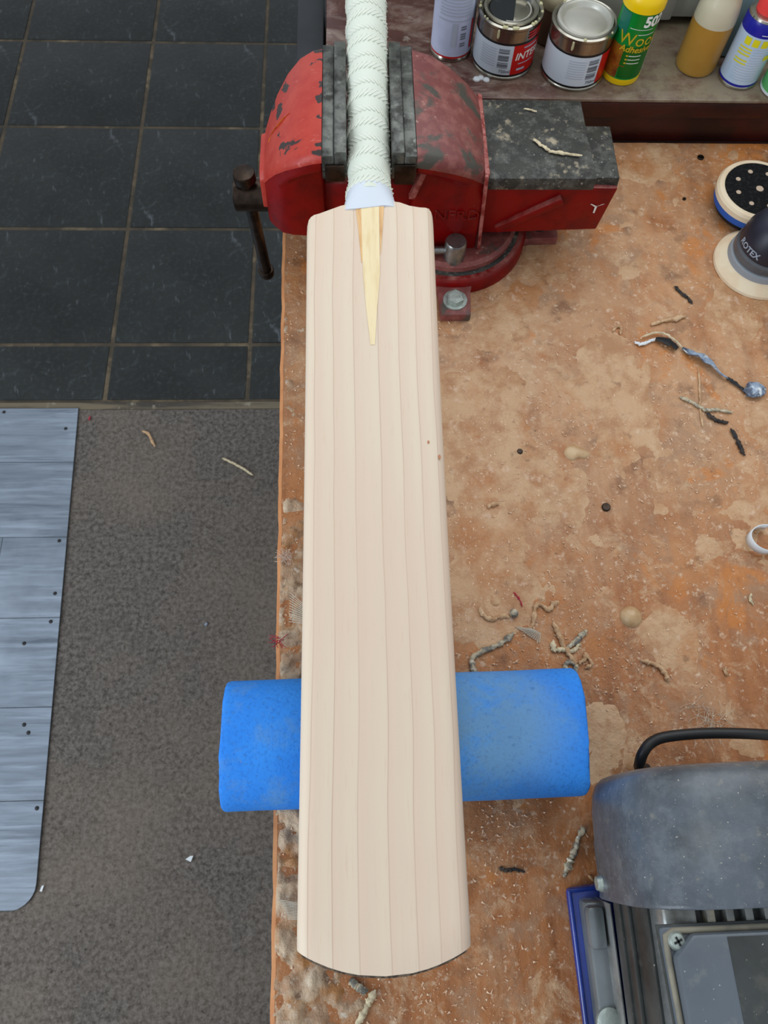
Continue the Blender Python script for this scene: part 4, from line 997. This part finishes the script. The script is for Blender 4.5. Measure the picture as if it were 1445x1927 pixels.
for k in range(9):
    t = k/8*math.pi; secs.append([(cp.x+(.0105*math.sin(t)+.0002)*math.cos(a_)*(1+.55*noise.noise(Vector((math.cos(a_)*2, math.sin(a_)*2, t*2)))), cp.y+(.0085*math.sin(t)+.0002)*math.sin(a_)*(1+.5*noise.noise(Vector((math.cos(a_)*2, math.sin(a_)*2, t*2+8)))), .0042-.004*math.cos(t)+.0012*math.sin(t)*noise.noise(Vector((a_*1.5, t, 1)))) for a_ in [2*math.pi*q/16 for q in range(16)]])
bl.loft(secs); bl.build('crumpled_end', m_peelblue, pe, smooth=25, fix=True)
scrap('wood_curl', 'rolled tan shaving just above the long twisted peel', 'shaving', [(1224, 613), (1250, 605), (1270, 602), (1290, 596)], .0026, m_peel, group=G1)
scrap('dark_scrap', 'small dark knotted scrap between the sander and the tan shaving', 'scrap', [(1268, 540), (1280, 552), (1293, 562), (1302, 573)], .0015, m_peeldark, group=G1, amp=.9)
scrap('pale_strand', 'thin pale strand lying down the bench below the blue peel', 'strand', [(1313, 690), (1316, 740), (1317, 775), (1322, 805)], .0010, m_peel, group=G1)
scrap('green_strip', 'pale grey-green strip crossing the thin pale strand', 'strip', [(1278, 748), (1300, 758), (1325, 772), (1350, 773), (1378, 778)], .0018, m_peelgrey, group=G1)
scrap('dark_scrap', 'short dark brown twisted scrap under the grey-green strip', 'scrap', [(1326, 778), (1342, 790), (1355, 795), (1368, 797)], .0020, m_peeldark, group=G1, amp=.9)
scrap('dark_scrap', 'dark brown flaky scrap lowest of the group near the right edge', 'scrap', [(1374, 808), (1385, 828), (1392, 843), (1399, 858)], .0020, m_peeldark, group=G1, amp=.8)
scrap('wood_curl', 'tiny curled tan shaving left of the long twisted peel', 'shaving', [(1152, 625), (1160, 616), (1168, 618), (1166, 630)], .0014, m_peel, group=G1)
scrap('wood_curl', 'tan shaving with grey tip beside the bat above the foam', 'shaving', [(903, 1143), (908, 1158), (925, 1166), (945, 1160), (958, 1162)], .0020, m_peel, group=G1)
p = P(966, 1155, 0); B().lathe(p.x, p.y, [(.0034, .0), (.0042, .002), (.003, .005), (.0001, .006)], 10).build('grey_pellet', m_peelgrey, label='small grey pellet at the tip of the tan shaving', cat='pellet', group=G1)
scrap('wood_curl', 'crooked rough tan shaving with a bend above the mesh scrap', 'shaving', [(996, 1188), (1003, 1170), (1008, 1140), (1022, 1142), (1032, 1148), (1042, 1136), (1050, 1133)], .0019, m_peel, group=G1, amp=.7)
scrap('grey_peel', 'curved grey glue peel ending at the foam beside the bat', 'glue peel', [(897, 1272), (888, 1255), (889, 1238), (905, 1228), (930, 1217), (948, 1208), (965, 1192)], .0025, m_peelgrey, group=G1, amp=.5)
scrap('wood_curl', 'straight rough tan shaving crossing the grey peel pieces', 'shaving', [(1041, 1172), (1050, 1195), (1062, 1220), (1075, 1240), (1084, 1252)], .0023, m_peel, group=G1, amp=.6)
scrap('grey_peel', 'short pointed grey peel right of the straight tan shaving', 'glue peel', [(1066, 1220), (1082, 1208), (1092, 1198), (1103, 1187)], .0024, m_peelgrey, group=G1, amp=.6)
scrap('pale_peel', 'crumpled pale peel under the straight tan shaving', 'glue peel', [(1040, 1205), (1042, 1225), (1055, 1222), (1075, 1226), (1092, 1212)], .0020, m_peelcream, group=G1, amp=.9)
scrap('ring_curl', 'pale ring-shaped curl just above the blue foam', 'curl', [(1062, 1252), (1070, 1246), (1082, 1252), (1080, 1264), (1068, 1264), (1062, 1254)], .0020, m_peelgrey, group=G1, amp=.6, taper=False)
scrap('wood_curl', 'small zigzag tan shaving above the foam right corner', 'shaving', [(1088, 1250), (1100, 1240), (1100, 1232), (1112, 1250), (1100, 1258)], .0017, m_peel, group=G1, amp=.8)
scrap('wood_curl', 'bent tan shaving right of the blue foam', 'shaving', [(1204, 1243), (1222, 1248), (1238, 1255), (1250, 1268), (1257, 1284)], .0021, m_peel, group=G1, amp=.5)
scrap('wood_curl', 'tiny splinter pile at the right side of the open bench', 'shaving', [(1366, 1256), (1363, 1264), (1368, 1272)], .0014, m_peel, group=G1)
scrap('wood_curl', 'small pale curl near the right edge below the white tape', 'shaving', [(1413, 1118), (1410, 1127), (1416, 1138)], .0014, m_peelcream, group=G1)
scrap('orange_chip', 'orange-tan chip beside the bat in mid bench', 'chip', [(917, 956), (925, 951), (938, 948)], .0022, m_peel, group=G1)
scrap('red_fibre', 'tiny red and white fibre knot on the bench beside the bat', 'fibre', [(966, 1115), (972, 1122), (978, 1130), (982, 1142)], .0010, m_redthread, group=G1, amp=.9)
scrap('dark_peel', 'grey and black twisted peel left of the motor cowl', 'glue peel', [(1100, 1560), (1090, 1570), (1082, 1595), (1074, 1615), (1066, 1632), (1060, 1650)], .0024, m_peelgrey, group=G1, amp=.9)
scrap('dark_sliver', 'flat dark sliver on the bench between bat and motor', 'sliver', [(938, 1632), (952, 1638), (968, 1636), (988, 1641)], .0014, m_peeldark, group=G1, amp=.8)
scrap('grey_peel', 'crumpled grey-cream peel directly below the bat toe', 'glue peel', [(658, 1842), (668, 1852), (680, 1860), (690, 1866)], .0030, m_peelgrey, group=G1, amp=.6)
scrap('pale_peel', 'forked pale peel running off the frame below the bat toe', 'glue peel', [(706, 1862), (698, 1878), (688, 1898), (678, 1918), (668, 1940)], .0024, m_peelcream, group=G1, amp=.7)
scrap('wood_curl', 'small tan splinter near the dark twisted peel', 'shaving', [(1106, 1647), (1112, 1652), (1116, 1660)], .0011, m_peel, group=G1)
scrap('wood_curl', 'pale curled shaving lying across the black anvil', 'shaving', [(1003, 264), (1020, 276), (1035, 286), (1060, 291), (1094, 295)], .0016, m_peelcream, z=.1205, amp=.6)
scrap('wood_curl', 'thin splinter near the far edge of the anvil', 'shaving', [(985, 206), (998, 208), (1010, 212)], .0010, m_peelcream, z=.1205)
# glue lump and dome
p = P(1082, 853, 0); gl = B(); secs = []
for rr, zz in ((1, 0), (.93, .0012), (.75, .0023), (.4, .0030), (.02, .0032)):
    secs.append([(p.x+.0115*rr*math.cos(a_)*(1+.45*noise.noise(Vector((math.cos(a_)*1.5, math.sin(a_)*1.5, 4)))), p.y+.0085*rr*math.sin(a_)*(1+.45*noise.noise(Vector((math.cos(a_)*1.5, math.sin(a_)*1.5, 9)))), zz) for a_ in [2*math.pi*q/20 for q in range(20)]])
gl.loft(secs); gl.build('glue_lump', m_drop, label='flat yellowish dried glue lump in mid bench', cat='glue lump', group='dried glue drops', smooth=60, fix=True)
p = P(1187, 1161, 0); B().lathe(p.x, p.y, [(.0098, 0), (.0092, .0022), (.0066, .0048), (.003, .006), (.0001, .0063)], 28).build('glue_drop', m_drop, label='large round amber glue drop right of the tan shavings', cat='glue lump', group='dried glue drops', smooth=60)
p = P(932, 1132, 0); B().lathe(p.x, p.y, [(.0052, 0), (.0046, .0008), (.0001, .0014)], 18).build('glue_drop', m_film, label='small flat pinkish glue drop beside the bat', cat='glue lump', group='dried glue drops', smooth=60)
# curl of white tape
cp = P(1424, 1022, 0); tc_ = B(); vs = []; nn = 26
for k in range(nn+1):
    t = R(70)+R(235)*k/nn; rr = .0145
    for z in (.0003, .011): vs.append((cp.x+.004+rr*math.cos(t), cp.y+.001+rr*.9*math.sin(t), z+.001*math.sin(t*2)+.001))
tc_.add(vs, [(2*k, 2*k+2, 2*k+3, 2*k+1) for k in range(nn)])
o = tc_.build('tape_curl', m_white, label='curled loop of white tape standing at the right edge of the bench', cat='tape', smooth=60)
so = o.modifiers.new('thickness', 'SOLIDIFY'); so.thickness = .0007
# fibre mesh scraps
def mesh_scrap(poly, u, v, nu, label, mats=m_mesh):
    b = B(); a0, a1, a2, a3 = [P(x, y, 0) for x, y in poly]
    zz = .0046 if u else .0015
    for k in range(nu+1):
        t = k/nu; b.tube([a0.lerp(a3, t)+Vector((0, 0, zz)), a1.lerp(a2, t)+Vector((0, 0, zz+.0015))], .00026, 4)
    for k in range(v):
        t = (k+.5)/v; b.tube([a0.lerp(a1, t)+Vector((0, 0, zz)), a3.lerp(a2, t)+Vector((0, 0, zz))], .00022, 4)
    return b.build('mesh_scrap', mats, label=label, cat='mesh scrap', group='fibre mesh scraps', smooth=0)
mesh_scrap([(546, 1118), (572, 1140), (572, 1176), (544, 1172)], 1, 2, 11, 'frayed white fibre mesh scrap on the bench edge under the bat above the foam')
mesh_scrap([(525, 1692), (560, 1698), (560, 1728), (542, 1728)], 1, 2, 11, 'frayed white fibre mesh scrap on the bench edge near the bat toe')
mesh_scrap([(968, 1180), (1000, 1185), (1016, 1192), (1014, 1210)], 0, 6, 12, 'folded fibre mesh scrap among the tan shavings')
# torn fibre web

def strands(name, c, n, ln, r, mat, label, cat, seed, spread=.004, bias=(0, 0)):
    random.seed(seed); b = B()
    for k in range(n):
        p = Vector(c)+Vector((random.uniform(-1, 1)*spread, random.uniform(-1, 1)*spread, random.uniform(0, .003)))
        a_ = random.uniform(0, 2*math.pi); pts = [p]
        for q in range(4):
            a_ += random.uniform(-.7, .7); p = p+Vector((math.cos(a_)+bias[0], math.sin(a_)+bias[1], random.uniform(-.2, .3)))*(ln/4); pts.append(p)
        b.tube(pts, r, 4)
    return b.build(name, mat, label=label, cat=cat, smooth=0)
strands('fibre_web', P(1328, 1350, .0005), 44, .016, .00013, m_mesh, 'torn web of pale fibres lying flat near the motor cable', 'fibre web', 15, .012, (.1, -.25))
strands('fluff_tuft', P(540, 1050, .004), 60, .006, .00016, m_fluff, 'pale frayed fibre tuft sticking out over the bench edge', 'fluff', 5, .004, (-.4, .1))
strands('red_thread', P(526, 1205, .002), 14, .008, .0003, m_redthread, 'red thread tangle caught on the bench edge above the foam', 'thread', 9, .002, (0, 0))
# floor bits
G2 = 'small scraps on the carpet'
FZ2 = FZ+.002
scrap('wood_curl', 'small tan curl on the carpet near the vinyl mat corner', 'shaving', [(268, 812), (280, 818), (286, 830), (292, 841)], .0032, m_peel, z=FZ2, group=G2)
scrap('grass_strand', 'straight pale strand on the carpet beside the workbench', 'strand', [(418, 863), (438, 872), (460, 884), (476, 895)], .0028, m_peelcream, z=FZ2, group=G2, amp=.15)
scrap('red_scrap', 'tiny red scrap at the vinyl mat top corner', 'scrap', [(170, 783), (168, 792)], .0022, m_redthread, z=FZ2, group=G2)
def flake(px, label, mat=m_white):
    b = B(); q = [P(x, y, FZ2+.001) for x, y in px]; n = len(q)
    b.add(q+[v+Vector((0, 0, .0012)) for v in q], [tuple(range(n))[::-1], tuple(range(n, 2*n))]+[(i, (i+1) % n, n+(i+1) % n, n+i) for i in range(n)])
    return b.build('paper_flake', mat, label=label, cat='flake', group=G2, smooth=0, fix=True)
flake([(349, 1617), (358, 1611), (364, 1610), (359, 1622)], 'white triangular paper flake in the middle of the carpet')
flake([(75, 1677), (79, 1667), (83, 1666), (79, 1678)], 'white flake beside the vinyl mat bottom corner')
flake([(384, 1175), (388, 1171), (391, 1174), (387, 1179)], 'small pale blue flake on the carpet left of the bench', m_vinyl)

# sawdust: nobody could count it
random.seed(21); sd = B()
cl = [((905, 1010), 70, 100, 800), ((1000, 900), 120, 120, 700), ((900, 750), 80, 120, 500), ((1150, 760), 160, 120, 600), ((1300, 640), 120, 90, 450), ((1330, 860), 130, 60, 500), ((1000, 1180), 120, 60, 700), ((1250, 1000), 180, 110, 600),
      ((1250, 1330), 140, 80, 300), ((950, 1650), 70, 140, 350), ((780, 1880), 150, 40, 400), ((550, 900), 12, 260, 350), ((545, 1600), 12, 200, 200), ((1180, 420), 120, 80, 250), ((1120, 1200), 160, 80, 500), ((940, 1560), 40, 60, 250)]
for (c, sx, sy, n) in cl:
    for _ in range(n):
        x, y = random.gauss(c[0], sx), random.gauss(c[1], sy)
        p = P(x, y, 0)
        if p.x < edge_x(p.y)+.002 or p.y > .74 or p.x > .8: continue
        s_ = random.choice((.0002, .0002, .0003, .0003, .0004, .0008)); L_ = s_*random.uniform(1, 3.0); a_ = random.uniform(0, 6.28)
        d = Vector((math.cos(a_), math.sin(a_), random.uniform(-.1, .1))); e = Vector((-d.y, d.x, 0)); p.z = .0006
        sd.add([p+d*L_, p-d*L_*.8+e*s_, p-d*L_*.8-e*s_, p+Vector((0, 0, s_*.9))], [(0, 1, 3), (1, 2, 3), (2, 0, 3), (0, 2, 1)])
sd.build('sawdust', m_saw, label='fine pale sawdust and grit scattered over the bench top', cat='sawdust', kind='stuff', smooth=0)
